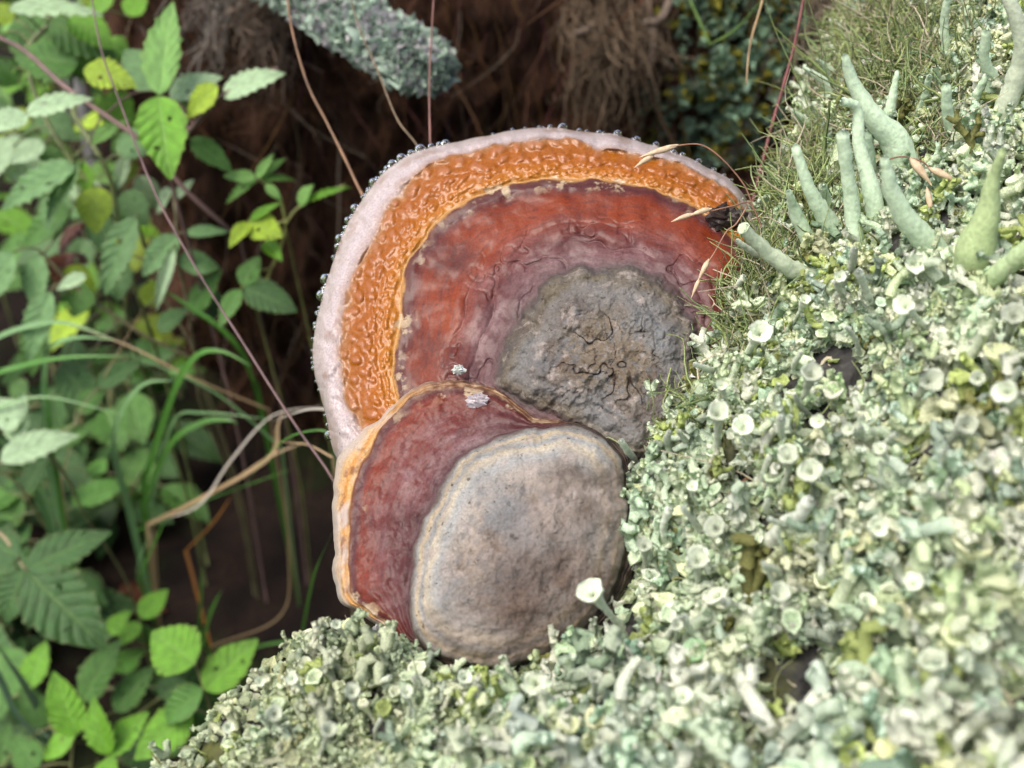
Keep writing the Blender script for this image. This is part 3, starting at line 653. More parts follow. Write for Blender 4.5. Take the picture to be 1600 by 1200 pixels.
horn([(1275, 432), (1235, 418), (1192, 388), (1163, 358)], [13, 12, 10, 8], .016, 'horn lichen lying over the moss towards the fungus with a pale broken end', (.46, .54, .38), cup=True)
horn([(1205, 410), (1180, 396), (1152, 377)], [6, 5, 4], .012, 'thin side prong beside the horn lichen that points at the black crumb', (.48, .55, .42))
horn([(1560, 205), (1574, 160), (1592, 110), (1596, 60), (1575, -10)], [18, 15, 13, 11, 9], .03, 'broad whitish green horn lichen rising out past the upper edge of the stump', (.50, .57, .42))
horn([(1522, 432), (1524, 390), (1541, 340), (1552, 280), (1568, 235)], [26, 28, 18, 9, 5], .03, 'bottle-shaped yellow green horn lichen with swollen base', (.38, .49, .24))
horn([(1535, 448), (1570, 420), (1610, 385), (1650, 350)], [15, 14, 13, 11], .03, 'smooth thick green lichen arm beside the bottle-shaped horn lichen', (.38, .50, .27))
horn([(1548, 965), (1545, 920), (1538, 878)], [20, 20, 9], .02, 'club-shaped yellow green lichen on the bare lower stump', (.40, .50, .27))
horn([(1212, 838), (1240, 812), (1265, 782)], [12, 14, 8], .02, 'stubby white lichen horn tilted over the mat', (.60, .65, .55))
for x, y in [(1350, 700), (1300, 690), (1480, 700), (1420, 640), (1180, 700), (1120, 700), (1090, 790), (1230, 520), (1165, 560), (1450, 520), (1530, 620), (1570, 540), (1130, 860), (1010, 900), (1060, 1010), (1000, 1080), (1350, 860), (1470, 800), (1560, 760), (1200, 960), (900, 1040), (860, 1100), (1090, 920), (1330, 980), (1440, 950), (760, 1130), (640, 1120), (560, 1120), (480, 1090), (430, 1150), (500, 1180), (700, 1090), (1140, 640), (1250, 640), (1400, 740), (1280, 770), (970, 980), (930, 1110), (1520, 1040), (1480, 1150), (1100, 1130), (350, 1160), (545, 1010), (415, 1085), (1590, 670), (1330, 470), (1410, 450), (1225, 760)]:
    L_ = RNG.uniform(28, 58) * (.7 if x < 800 else 1); a_ = RNG.normal(0, .5); r_ = RNG.uniform(4, 9.5) * (.75 if x < 800 else 1)
    horn([(x, y), (x + L_ * .5 * math.sin(a_) + RNG.normal(0, 3), y - L_ * .5), (x + L_ * math.sin(a_), y - L_)], [r_ * .9, r_ * .62, r_ * .55, r_ * .55, r_ * .65, r_ * 1.0, r_ * 1.6], .018, 'pale goblet-shaped cup lichen standing up out of the lichen mat',
         tuple(np.array([.58, .65, .50]) * RNG.uniform(.6, 1.1)), 'cup lichens in the mat', 'cup_lichen', True)

for _ in range(60):
    for _t in range(20):
        x = RNG.uniform(380, 1590); y = RNG.uniform(430, 1190); i_ = np.argmin((gpx - x) ** 2 + (gpy - y) ** 2)
        if (gpx[i_] - x) ** 2 + (gpy[i_] - y) ** 2 < 60 and bare(np.array([x]), np.array([y]))[0] > .9 and math.hypot((x - 815) / 195, (y - 840) / 205) > 1: break
    else: continue
    L_ = RNG.uniform(22, 60) * (.65 if x < 800 else 1.1); a_ = RNG.normal(-.1, .7); r_ = RNG.uniform(3.5, 6) * (.6 if x < 800 else 1)
    horn([(x, y), (x + L_ * .5 * math.sin(a_) + RNG.normal(0, 5), y - L_ * .5 * math.cos(a_)), (x + L_ * math.sin(a_) + RNG.normal(0, 5), y - L_ * math.cos(a_))], [r_ * 1.2, r_, r_ * .9, r_ * RNG.uniform(.7, 1.3)], .014,
         'short crooked pale lichen finger sticking out of the lichen mat', tuple(np.array([.62, .69, .55]) * RNG.uniform(.7, 1.2)), 'lichen fingers in the mat', 'finger_lichen')

# ------------------------------------------------------------------ lichened root, bank lichens, dry tuft
def flakes(n, P, Nn, S, cols, spread=.5, seeds=4):
    ps = []; idx = np.array_split(RNG.permutation(n), seeds)
    for k, i in enumerate(idx):
        tv, tf, tw = fan(8, .18, .4 + .15 * k, 500 + k)
        ps.append(bake(tv, tf, rots(Nn[i] + RNG.normal(0, spread, (len(i), 3)), RNG.uniform(0, 6.28, len(i))), P[i], S[i], cols[i], tw))
    return merge(ps)
br = [(380, -90, .92), (450, -40, .86), (520, 10, .82), (590, 60, .79), (650, 95, .775), (700, 118, .77)]
q = spline(br, 26); BP = un(q[:, 0], q[:, 1], q[:, 2]); r = np.interp(np.linspace(0, 1, 26), [0, .3, .8, .95, 1], [.022, .016, .014, .010, .003])
# anchor the root end in the bank
BP = np.vstack([[BP[0] + np.array([-.02, .16, .02])], BP]); r = np.concatenate([[.026], r])
rb = root('lichened_root', BP[0], 'thick broken root stub crusted with grey green lichen jutting from the bank', 'root')
V, F = tubes(BP[None], r[None], 14); M_BARK = m_flat('root_bark', (.03, .022, .016), (.09, .07, .05), .9, 150)
put('bark', V, F, M_BARK, rb, base=BP[0])
n_ = 5200; k = RNG.integers(2, 26, n_); f = RNG.random((n_, 1)); ctr = BP[k] * (1 - f) + BP[np.minimum(k + 1, 26)] * f; rr_ = (r[k] * (1 - f[:, 0]) + r[np.minimum(k + 1, 26)] * f[:, 0])
ax = BP[np.minimum(k + 1, 26)] - BP[k - 1]; ax /= np.linalg.norm(ax, axis=1, keepdims=True)
nn = np.cross(ax, RNG.normal(0, 1, (n_, 3))); nn /= np.linalg.norm(nn, axis=1, keepdims=True)
cc = np.array([.48, .62, .50]) * RNG.uniform(.5, 1.3, (n_, 1)); gy = RNG.random(n_) < .3; cc[gy] = np.array([.56, .56, .57]) * RNG.uniform(.6, 1.2, (gy.sum(), 1))
V, F, C = flakes(n_, ctr + nn * rr_[:, None] * RNG.uniform(.95, 1.5, (n_, 1)), nn, RNG.gamma(4, .0008, n_) + .0008, cc, .8)
o = put('lichen_crust', V, F, M_LICHEN, rb, base=BP[0], col=C); o['kind'] = 'stuff'

n_ = 3600; bx = np.concatenate([RNG.normal(1110, 45, 1500), RNG.normal(1120, 32, 1300), RNG.normal(1190, 30, 800)]); by = np.concatenate([RNG.uniform(120, 250, 1500), RNG.uniform(-60, 150, 1300), RNG.uniform(-60, 120, 800)])
P = on_bank(bx, by); keep = fbm(bx / 22, by / 22, 3, 95) > -.12; P = P[keep]; n_ = len(P)
nn = np.tile(np.array([0, -1., .25]), (n_, 1)); cc = np.array([.30, .46, .32]) * RNG.uniform(.5, 1.3, (n_, 1)) + RNG.normal(0, .01, (n_, 3))
ol = RNG.random(n_) < .3; cc[ol] = np.array([.26, .25, .04]) * RNG.uniform(.5, 1.4, (ol.sum(), 1))
V, F, C = flakes(n_, P + nn * RNG.uniform(0, .022, (n_, 1)), nn, RNG.gamma(5, .0009, n_) + .001, np.clip(cc, .01, 1), .6)
thing(put('bank_lichen', V, F, M_LICHEN, col=C), 'blue green scaly lichen and olive moss growing on the peat bank', 'lichen', kind='stuff')

def tuft(name, label, starts, ends, n, colr, rad, cat, spread=(18, 22), dback=0.0, bulge=.04, frizz=.0065):
    sx = RNG.normal(0, 1, (n, 2)) * np.array(spread) ; K = 9; t = np.linspace(0, 1, K)
    A = on_bank(starts[0] + sx[:, 0], starts[1] + sx[:, 1] * .6); j = np.argmin(np.hypot(*sx.T)); base = A[j]
    B = on_bank(ends[0] + sx[:, 0] * .8 + RNG.normal(0, 26, n), ends[1] + RNG.normal(-10, 55, n)); B[:, 1] -= RNG.uniform(0, bulge, n)
    path = A[:, None] * (1 - t)[None, :, None] + B[:, None] * t[None, :, None]
    path[:, :, 1] -= (np.sin(t * math.pi) * bulge)[None] * RNG.uniform(.1, 1, (n, 1))
    path[:, 1:] += np.cumsum(RNG.normal(0, frizz, (n, K - 1, 3)), 1)
    V, F = tubes(path, (rad * RNG.uniform(.5, 1.4, (n, 1))) * np.linspace(1, .4, K)[None], 4)
    c = np.clip(np.array(colr) * RNG.uniform(.4, 1.5, (n, 1)), .01, 1).repeat(K * 4, 0)
    return thing(put(name, V, F, M_ROOT, base=base, col=c), label, cat)
tuft('dry_grass_tuft', 'hanging tuft of dry grey brown grass fibres above the fungus', (960, 5), (955, 140), 240, (.12, .088, .058), .0007, 'grass', (40, 40), bulge=.06)
tuft('dry_grass_tuft', 'bleached straw tuft hanging over the bank beside the mossy stump top', (1335, -30), (1310, 80), 200, (.2, .165, .12), .0007, 'grass', (45, 20), bulge=.05)
tuft('dry_grass_tuft', 'small grey fibre tuft hanging at the left end of the bank', (345, -20), (345, 70), 70, (.16, .145, .125), .0006, 'grass', (10, 16), bulge=.05)
tuft('dry_grass_tuft', 'brown root fibre tuft on the bank left of the lichened root', (432, 10), (425, 80), 120, (.16, .12, .09), .0006, 'grass', (12, 16), bulge=.04)
for (a_, b_, r_, lb) in [([(1008, -20), (1016, 40), (1005, 95)], None, .0035, 'grey crooked root hanging beside the dry grass tuft'), ([(1060, -30), (1030, 10), (1000, 16)], None, .0045, 'short thick root elbow above the dry grass tuft'), ([(890, 60), (905, 35), (925, 15)], None, .004, 'stubby pale root poking out left of the dry grass tuft')]:
    A = on_bank(np.array([p[0] for p in a_]), np.array([p[1] for p in a_])); A[:, 1] -= np.array([-.01, .03, .04]); P = spline(A, 14)
    V, F = tubes(P[None], (r_ * np.linspace(1, .7, 14) * (1 + .12 * RNG.normal(0, 1, 14)))[None], 8); thing(put('root', V, F, m_flat('root_skin', (.08, .06, .045), (.2, .16, .13), .9, 300), base=P[0]), lb, 'root')

# ------------------------------------------------------------------ grass stalks
M_STALK = NT('stalk'); _o = M_STALK.n('ObjectInfo').outputs['Color']; _n = M_STALK.noise(60, 3)
M_STALK.p(Base_Color=M_STALK.mix(1, _o, M_STALK.ramp(_n, [(.3, .35), (.7, .95)]), 'MULTIPLY'), Roughness=.55); M_STALK = M_STALK.m
def stalk(pts, rpx, colr, label, name='grass_stalk', group=None, n=30, end=None):
    q = spline(pts, n); P = un(q[:, 0], q[:, 1], q[:, 2])
    if end == 'ground':
        g_ = P[0].copy(); g_[2] = ground_z(g_[0], g_[1]) - .01; P = np.vstack([[g_], P])
    if end == 'bank':
        g_ = P[0].copy(); g_[1] = bank_y(np.array(g_[0]), np.array(g_[2])) + .01; P = np.vstack([[g_], P])
    r_ = np.linspace(1, .6, len(P)) * rpx * WF * np.mean(q[:, 2]) / 1600
    V, F = tubes(P[None], r_[None], 7); o = put(name, V, F, M_STALK, base=P[0]); o.color = (*colr, 1)
    return thing(o, label, 'grass', group)
stalk([(540, 790, .62), (515, 740, .62), (469, 675, .63), (422, 603, .64), (375, 528, .65), (325, 450, .66), (281, 375, .67), (237, 290, .68), (184, 150, .70), (159, 81, .71), (144, 0, .72), (135, -60, .73)], 2.3, (.17, .10, .10), 'long thin purple brown stem slanting down behind the fungus past the raspberry leaves', 'grass_stalk', end='ground')
stalk([(620, 400, .64), (567, 306, .66), (540, 250, .67), (510, 190, .68), (480, 130, .69), (455, 40, .70), (446, -40, .71)], 2.8, (.26, .14, .07), 'orange brown dry stalk running down to the fungus edge left of the lichened root', end='ground')
stalk([(690, 290, .64), (650, 225, .66), (620, 185, .67), (590, 110, .68), (560, 40, .69), (540, -40, .7)], 1.8, (.2, .14, .08), 'thin tan stalk crossing in front of the lichened root', end='ground')
stalk([(676, 300, .63), (672, 210, .64), (671, 130, .65), (674, 60, .66), (680, -40, .67)], 2.0, (.22, .10, .08), 'upright thin stalk, reddish below, passing the tip of the lichened root', end='ground')
stalk([(1160, 380, .60), (1175, 320, .60), (1205, 200, .61), (1240, 75, .62), (1262, -40, .63)], 3.6, (.20, .06, .055), 'stout stalk with purple upper half rising behind the fungus right end', end='ground')
stalk([(1205, -60, .66), (1190, 5, .65), (1172, 70, .64), (1166, 132, .63)], 2.2, (.36, .25, .13), 'pale tan dry blade hanging in front of the blue green bank lichen', end='bank')
stalk([(1245, 180, .7), (1242, 110, .69), (1250, 30, .68), (1275, -50, .66)], 1.8, (.24, .17, .11), 'thin dry stalk hanging beside the purple stalk', end='ground')
stalk([(1110, 70, .8), (1150, 45, .78), (1200, -10, .75), (1230, -50, .72)], 2.2, (.12, .22, .05), 'short fresh green blade across the blue green bank lichen', end='bank')

# seed heads
M_SEED = m_flat('husk', (.36, .26, .16), (.55, .44, .30), .6, 400)
def spikelet(a, b, d, r, base, par):
    p = spline([(a[0], a[1], d), ((a[0] + b[0]) / 2, (a[1] + b[1]) / 2 - 1, d - .001), (b[0], b[1], d - .001)], 9); P = un(p[:, 0], p[:, 1], p[:, 2])
    V, F = tubes(P[None], (np.array([.25, .7, 1, 1, .9, .75, .5, .3, .1]) * r * WF * d / 1600)[None], 7); put('spikelet', V, F, M_SEED, par, base=base)
def seedhead(stem, d, spk, label):
    q = spline([(x, y, d) for x, y in stem], 24); P = un(q[:, 0], q[:, 1], q[:, 2]); base = P[0]; e = root('grass_seed_head', base, label, 'grass')
    V, F = tubes(P[None], np.full((1, 24), 1.3 * WF * d / 1600), 6); o = put('stem', V, F, M_STALK, e, base=base); o.color = (.30, .15, .09, 1)
    for a, b, r in spk: spikelet(a, b, d, r, base, e)
seedhead([(1178, 330), (1172, 310), (1160, 285), (1130, 250), (1100, 228), (1070, 226), (1020, 236)], .515, [((1056, 229), (998, 246), 5), ((1022, 243), (991, 262), 4.5), ((1060, 226), (1010, 240), 3)], 'drooping dry seed head arching over the fungus upper margin')
seedhead([(1190, 355), (1172, 318), (1145, 322), (1110, 330)], .508, [((1112, 326), (1075, 338), 4.5), ((1085, 334), (1048, 347), 4)], 'dry seed husks lying across the cream patch of the fungus')
seedhead([(1168, 322), (1150, 350), (1135, 362), (1118, 392), (1105, 412)], .498, [((1108, 405), (1090, 440), 4.5), ((1094, 434), (1080, 466), 3.5)], 'dry seed head hanging down over the red skin near the moss')
seedhead([(1385, 250), (1410, 245), (1440, 252), (1452, 262)], sdep(1440, 262) - .03, [((1422, 247), (1456, 290), 7), ((1450, 262), (1502, 288), 6), ((1448, 292), (1458, 350), 5)], 'blurred dry seed head resting among the horn lichens')

# ------------------------------------------------------------------ crumbs on the fungus
def crumb(name, px, py, d, r, mat, label, cat, seed, sq=(1, 1, 1), n=14):
    rr_ = np.random.default_rng(seed); u_ = np.linspace(0, math.pi, n)[:, None]; v_ = np.linspace(0, 2 * math.pi, n + 4, endpoint=False)[None]
    D = np.stack([np.sin(u_) * np.cos(v_), np.sin(u_) * np.sin(v_), np.cos(u_) + 0 * v_], -1).reshape(-1, 3)
    k = 1 + .35 * fbm(D[:, 0] * 2 + seed, D[:, 1] * 2 + D[:, 2] * 1.7, 3, seed) + .18 * rr_.normal(0, 1, len(D)); V = D * k[:, None] * r * WF * d / 1600 * np.array(sq)
    P = un(px, py, d); o = put(name, V + P, grid_faces(n, n + 4, True), mat, base=P, smooth=False); return thing(o, label, cat)
crumb('bark_crumb', 1133, 340, .525, 23, m_flat('charred', (.006, .005, .005), (.05, .035, .03), .5, 350, .6), 'black charred bark crumb at the right end of the amber band', 'bark', 3, (1.1, .8, .85))
M_WH = m_flat('white_flake', (.3, .34, .31), (.5, .53, .5), .8, 600)
crumb('lichen_flake', 716, 578, .497, 9, M_WH, 'small white lichen flake lying on the red skin', 'lichen', 5, (1, .5, .8))
crumb('lichen_flake', 745, 626, .4885, 14, m_flat('mould', (.35, .31, .33), (.5, .46, .48), .8, 700), 'white mould patch on the lower lobe shoulder', 'mould', 8, (1.1, .3, .8))
crumb('lichen_flake', 592, 992, .463, 14, m_flat('mould2', (.25, .25, .25), (.6, .6, .6), .8, 700), 'white flaky crust at the foot of the lower lobe', 'lichen', 12, (.8, .6, 1.5))
stalk([(955, 640, .474), (942, 610, .481), (943, 640, .480), (938, 672, .484)][1:], 3.0, (.30, .18, .08), 'short brown conifer needle lying on the grey crust', 'needle')
for pts, c_, lb in [([(1140, 775, .43), (1170, 745, .43)], (.30, .16, .09), 'brown twig bit among lichen right of the lower lobe'), ([(1120, 1085, .36), (1160, 1030, .355), (1190, 985, .35)], (.25, .20, .19), 'grey brown twig lying on the lower lichen mat'), ([(1214, 1010, .345), (1216, 962, .345)], (.34, .16, .10), 'reddish upright twig bit in the lower lichen mat'), ([(590, 1170, .43), (640, 1150, .428)], (.25, .09, .04), 'rusty needle lying in the mat below the fungus')]:
    pts = [(x, y, sdep(x, y) - .006) for x, y, d in pts]
    stalk(pts, 4.5, c_, lb, 'twig')

# ------------------------------------------------------------------ raspberry leaves
def leaf_mesh(name, seed, holes):
    r = np.random.default_rng(seed); nl_, nw = 30, 15
    t = np.linspace(0, 1, nl_)[:, None]; a = np.linspace(-1, 1, nw)[None]
    wd = .36 * np.sin(math.pi * np.clip(t, 0, 1) ** .78) ** .8 * (1 - .25 * t) / .9 + .004
    teeth = 1 + .10 * (((t * 15 + .3) % 1) - .5) * (np.abs(a) > .99) + .05 * r.normal(0, 1, (nl_, 1)) * (np.abs(a) > .99)
    x = a * wd * teeth; y = t - .10 * np.abs(a) * (1 - t) * 0 + .05 * np.abs(a) * wd
    ph = (t * 1.0 - np.abs(a) * .22) * 7.5
    z = .030 * np.abs(a) ** .7 * np.cos(ph * 2 * math.pi) * np.sin(math.pi * t) + .16 * np.abs(a * wd) - .16 * t ** 2 + .02 * fbm(a * 2 + seed, t * 3 + 0 * a, 2, seed)
    V = np.stack([x, y + 0 * x, z + 0 * x], -1).reshape(-1, 3); F = grid_faces(nl_, nw)
    uv = np.stack([np.broadcast_to(a * .5 + .5, x.shape), np.broadcast_to(t, x.shape)], -1).reshape(-1, 2)
    if holes:
        cen = V[F].mean(1); kill = np.zeros(len(F), bool)
        for _ in range(holes):
            hx, hy, hr = r.uniform(-.2, .2), r.uniform(.25, .85), r.uniform(.015, .04); kill |= np.hypot(cen[:, 0] - hx, cen[:, 1] - hy) < hr
        F = F[~kill]
    return mesh_np(name, V, F, None, uv=uv)
tl = NT('raspberry_leaf'); uvn = tl.n('UVMap').outputs[0]; sx = tl.n('SeparateXYZ'); tl.set(sx.inputs[0], uvn)
aa = tl.math('ABSOLUTE', tl.math('SUBTRACT', tl.math('MULTIPLY', sx.outputs[0], 2.0), 1.0))
fr = tl.math('FRACT', tl.math('MULTIPLY', tl.math('SUBTRACT', sx.outputs[1], tl.math('MULTIPLY', aa, .22)), 7.5))
side = tl.ramp(tl.math('ABSOLUTE', tl.math('SUBTRACT', fr, .5)), [(.0, 1.0), (.06, .7), (.12, 0.0)])
midr = tl.ramp(aa, [(.0, 1.0), (.05, .8), (.09, 0.0)])
vein = tl.math('MAXIMUM', midr, tl.math('MULTIPLY', side, .55))
oc = tl.n('ObjectInfo').outputs['Color']; nz_ = tl.noise(6, 5); nf = tl.noise(40, 4)
c = tl.mix(1, oc, tl.ramp(nz_, [(.3, .72), (.7, 1.25)]), 'MULTIPLY'); c = tl.mix(1, c, tl.ramp(nf, [(.3, .85), (.7, 1.12)]), 'MULTIPLY')
c = tl.mix(tl.math('MULTIPLY', vein, .3), c, (.20, .32, .10))
br_ = tl.math('MULTIPLY', tl.ramp(aa, [(.8, 0.0), (1.0, 1.0)]), tl.ramp(nf, [(.5, 0.0), (.6, .7)])); c = tl.mix(br_, c, (.16, .10, .03))
tl.p(Base_Color=c, Roughness=.42); tl.b.inputs['Specular IOR Level'].default_value = .5; tl.bump(tl.math('ADD', nf, tl.math('MULTIPLY', vein, -.6)), .35, .01)
tr = tl.n('BsdfTranslucent'); tl.set(tr.inputs[0], tl.mix(1, c, (1.0, 1.0, .5), 'MULTIPLY')); mx = tl.n('MixShader'); mx.inputs[0].default_value = .30
tl.t.links.new(tl.b.outputs[0], mx.inputs[1]); tl.t.links.new(tr.outputs[0], mx.inputs[2]); tl.t.links.new(mx.outputs[0], tl.out.inputs[0])
LEAVES = [leaf_mesh('leaf', 11 + k, (0, 2, 0, 3, 0)[k]) for k in range(5)]
for me in LEAVES: me.materials.append(tl.m)
TONE = {'m': (.075, .20, .035), 'd': (.045, .125, .03), 'b': (.14, .35, .025), 'y': (.30, .45, .03), 'p': (.36, .52, .31), 'g': (.13, .27, .10), 'l': (.20, .42, .10), 'o': (.40, .26, .03)}
def place_leaf(par, B, T, width, nh, tone, k, jit=.12):
    yv = T - B; L_ = np.linalg.norm(yv); yv = yv / L_; x = np.cross(yv, nh); x /= np.linalg.norm(x); z = np.cross(x, yv)
    o = ob('leaf', LEAVES[k % 5], par)
    M = Matrix(np.vstack([np.column_stack([x * width / .72, yv * L_, z * L_, B - np.array(par.location)]), [0, 0, 0, 1]]).tolist()); o.matrix_local = M
    c_ = np.array(TONE[tone]) * RNG.uniform(1 - jit, 1 + jit) ; o.color = (*c_, 1); return o
M_CANE = NT('cane'); _o = M_CANE.n('ObjectInfo').outputs['Color']; _n = M_CANE.noise(30, 4)
M_CANE.p(Base_Color=M_CANE.mix(1, _o, M_CANE.ramp(_n, [(.35, .6), (.65, 1.3)]), 'MULTIPLY'), Roughness=.55); M_CANE = M_CANE.m
def plant(stems, leaves, label, colr=(.14, .13, .06), rpx=4.0, group=None):
    """stems: lists of (px,py,d) from top to foot, the foot runs on down to the ground; leaves: (bx,by,tx,ty,w,d,tone[,ddepth,roll])"""
    paths = []
    for st in stems:
        q = spline(st, 26); P = un(q[:, 0], q[:, 1], q[:, 2]); f_ = P[-1].copy(); gz = ground_z(f_[0], f_[1] + .05) - .01
        if f_[2] > gz: P = np.vstack([P, spline([P[-1], (P[-1] + np.array([f_[0], f_[1] + .05, gz])) / 2 + np.array([.01, 0, 0]), np.array([f_[0], f_[1] + .05, gz])], 8)[1:]])
        paths.append(P)
    e = root('raspberry_plant', paths[0][-1], label, 'plant', group); allp = np.vstack(paths); ps = []
    for st, P in zip(stems, paths):
        r_ = np.interp(np.linspace(0, 1, len(P)), [0, .25, 1], [.55, 1, .6]) * rpx * WF * np.mean([s[2] for s in st]) / 1600; ps.append(tubes(P[None], r_[None], 8))
    lo_ = []
    for i, lf in enumerate(leaves):
        bx, by, tx, ty, w_, d, tone = lf[:7]; dd = lf[7] if len(lf) > 7 else RNG.normal(0, .012); roll = lf[8] if len(lf) > 8 else RNG.normal(0, .35)
        B = un(bx, by, d); T = un(tx, ty, d + dd); j = np.argmin(np.linalg.norm(allp - B, axis=1)); Q = allp[j]
        if np.linalg.norm(Q - B) > .004:
            mid = (Q + B) / 2 + np.array([0, 0, .12 * np.linalg.norm(Q - B)]); ps.append(tubes(spline([Q, mid, B], 9)[None], np.full((1, 9), 1.6 * WF * d / 1600), 5))
        nh = -FW * .75 + upw * .55 + RT * roll * .6; lo_.append((B, T, w_ * WF * d / 1600, nh, tone, i))
    V, F, _ = merge(ps); o = put('stem', V, F, M_CANE, e, base=np.array(e.location)); o.color = (*colr, 1)
    for a_ in lo_: place_leaf(e, *a_)
    return e
plant([[(-60, 25, .93), (0, 59, .90), (41, 81, .885), (103, 137, .87), (175, 187, .86), (231, 228, .86), (290, 297, .87), (356, 356, .90), (375, 372, .93)], [(434, 106, .84), (347, 150, .84), (300, 200, .85), (270, 235, .86), (262, 262, .87)]],
      [(250, 149, 260, -8, 62, .83, 'l'), (246, 150, 263, 270, 76, .825, 'b', -.02), (347, 150, 436, 106, 46, .84, 'p'), (265, 152, 342, 112, 52, .85, 'p'), (340, 133, 286, 182, 40, .83, 'y'), (262, 155, 300, 190, 40, .86, 'g'),
       (40, 178, 138, 144, 42, .82, 'p', .0), (42, 178, -25, 200, 50, .82, 'p'), (131, 108, 212, 128, 56, .84, 'y'), (297, 217, 364, 264, 38, .86, 'm'), (140, 225, 200, 180, 26, .87, 'l'), (230, 240, 180, 200, 60, .90, 'g'), (250, 142, 190, 70, 60, .90, 'g')],
      'raspberry cane with purplish stem arching down across the leaves to the bank', (.16, .10, .09), 4.2)
plant([[(112, 100, .95), (115, 175, .93), (150, 234, .92), (175, 290, .93), (190, 400, .96), (200, 520, 1.0)], [(52, -30, .96), (78, 31, .95), (44, 78, .95), (60, 160, .95), (110, 250, .95), (165, 310, .96)]],
      [(122, 100, 20, 80, 90, .93, 'm'), (78, 31, 180, 82, 80, .93, 'm'), (110, 22, 176, 70, 55, .92, 'b'), (15, 15, 150, 8, 38, .90, 'p'), (150, 25, 170, -20, 40, .93, 'b'), (150, 292, 146, 362, 58, .94, 'y'), (118, 260, -15, 318, 62, .90, 'g'), (125, 255, 60, 345, 40, .90, 'g'), (130, 250, 128, 305, 60, .95, 'b'),
       (110, 330, 20, 380, 60, .95, 'm'), (95, 300, 78, 370, 55, .96, 'g'), (200, 240, 178, 300, 24, .92, 'p'), (22, 30, -20, 10, 40, .95, 'y'), (30, 130, -10, 90, 50, .97, 'm'), (180, 210, 215, 250, 40, .97, 'l'), (170, 60, 195, 95, 40, .97, 'b'), (70, 225, 10, 250, 40, .93, 'p'), (60, 235, 110, 255, 38, .94, 'm'), (10, 50, 120, 60, 90, .97, 'm'), (90, 60, 150, 120, 80, .98, 'm'), (20, 230, 60, 300, 60, .96, 'p'), (190, 300, 230, 350, 50, .97, 'g'), (60, 170, 115, 215, 50, .98, 'g'), (10, 215, -20, 280, 50, .95, 'p'), (160, 150, 210, 195, 60, .98, 'b'), (215, 275, 250, 330, 40, .98, 'p'), (5, 130, 60, 105, 60, .99, 'b'), (200, 25, 225, -15, 40, .99, 'b')],
      'leafy raspberry cane with green stem among the yellowing leaves', (.12, .15, .05), 4.5)
plant([[(403, 281, .88), (432, 300, .88), (445, 340, .89), (443, 375, .90), (420, 430, .93), (400, 480, .97)], [(540, 288, .88), (470, 322, .885), (446, 350, .89)], [(389, 347, .88), (420, 352, .89), (445, 345, .89)]],
      [(404, 281, 447, 239, 17, .875, 'l'), (402, 279, 425, 237, 18, .875, 'l'), (400, 280, 346, 270, 24, .875, 'l'), (401, 284, 343, 314, 20, .875, 'l'), (410, 283, 466, 273, 14, .875, 'l'), (415, 288, 440, 312, 16, .875, 'l'), (467, 320, 484, 288, 26, .875, 'l'), (470, 320, 540, 286, 14, .875, 'b'),
       (391, 347, 438, 366, 48, .87, 'y', -.01), (389, 347, 358, 380, 26, .87, 'y'), (391, 344, 434, 314, 15, .87, 'b'), (415, 378, 436, 400, 26, .89, 'b'), (380, 449, 463, 482, 52, .90, 'd'), (378, 447, 404, 398, 34, .90, 'm'), (376, 452, 338, 508, 34, .90, 'm')],
      'small raspberry shoot with pale green leaflets in front of the dark bank', (.18, .20, .06), 2.6)
plant([[(275, 340, .93), (274, 380, .93), (282, 420, .94), (300, 520, .97), (310, 620, 1.02)], [(212, 335, .93), (225, 380, .94), (250, 450, .96), (300, 540, .98)], [(60, 390, .95), (120, 450, .96), (220, 520, .98), (300, 560, 1.0)]],
      [(278, 410, 346, 412, 46, .92, 'g'), (276, 368, 220, 428, 44, .92, 'g'), (272, 388, 240, 486, 21, .91, 'p'), (214, 338, 150, 460, 58, .92, 'g'), (290, 365, 356, 357, 22, .93, 'g'), (247, 517, 290, 478, 36, .94, 'd'), (300, 490, 338, 420, 40, .95, 'm'), (330, 500, 300, 440, 44, .96, 'd'), (230, 480, 250, 430, 40, .96, 'y'),
       (60, 398, 48, 484, 46, .94, 'g'), (78, 455, 36, 565, 48, .93, 'g'), (20, 395, -25, 470, 60, .93, 'g'), (62, 500, 40, 590, 50, .95, 'm'), (128, 440, 110, 495, 60, .96, 'm'), (135, 430, 85, 450, 24, .93, 'p'), (150, 330, 170, 400, 46, .97, 'g'), (180, 405, 185, 470, 50, .96, 'g'), (100, 420, 150, 460, 46, .97, 'y'), (270, 300, 235, 330, 36, .94, 'p'), (275, 312, 300, 275, 20, .93, 'p'), (130, 590, 100, 520, 50, .98, 'd'), (95, 570, 150, 640, 60, .98, 'd'), (310, 460, 350, 470, 36, .96, 'd')],
      'dusty grey green raspberry growth above the grass tuft', (.13, .12, .06), 3.2)
plant([[(118, 665, .96), (60, 690, .97), (0, 725, .98), (-60, 760, 1.0)], [(60, 690, .97), (100, 740, 1.0), (130, 800, 1.04)]],
      [(0, 718, 116, 672, 54, .93, 'p'), (20, 690, 34, 610, 40, .94, 'p'), (153, 606, 217, 558, 42, .96, 'd'), (-10, 660, 40, 630, 60, .94, 'p'), (92, 690, 135, 668, 40, .97, 'm'), (120, 640, 160, 610, 40, .97, 'm'), (150, 650, 100, 620, 50, 1.0, 'd'), (40, 770, 70, 700, 40, 1.0, 'd')],
      'raspberry leaves with pale undersides left of the arching grass', (.13, .14, .06), 3.0)
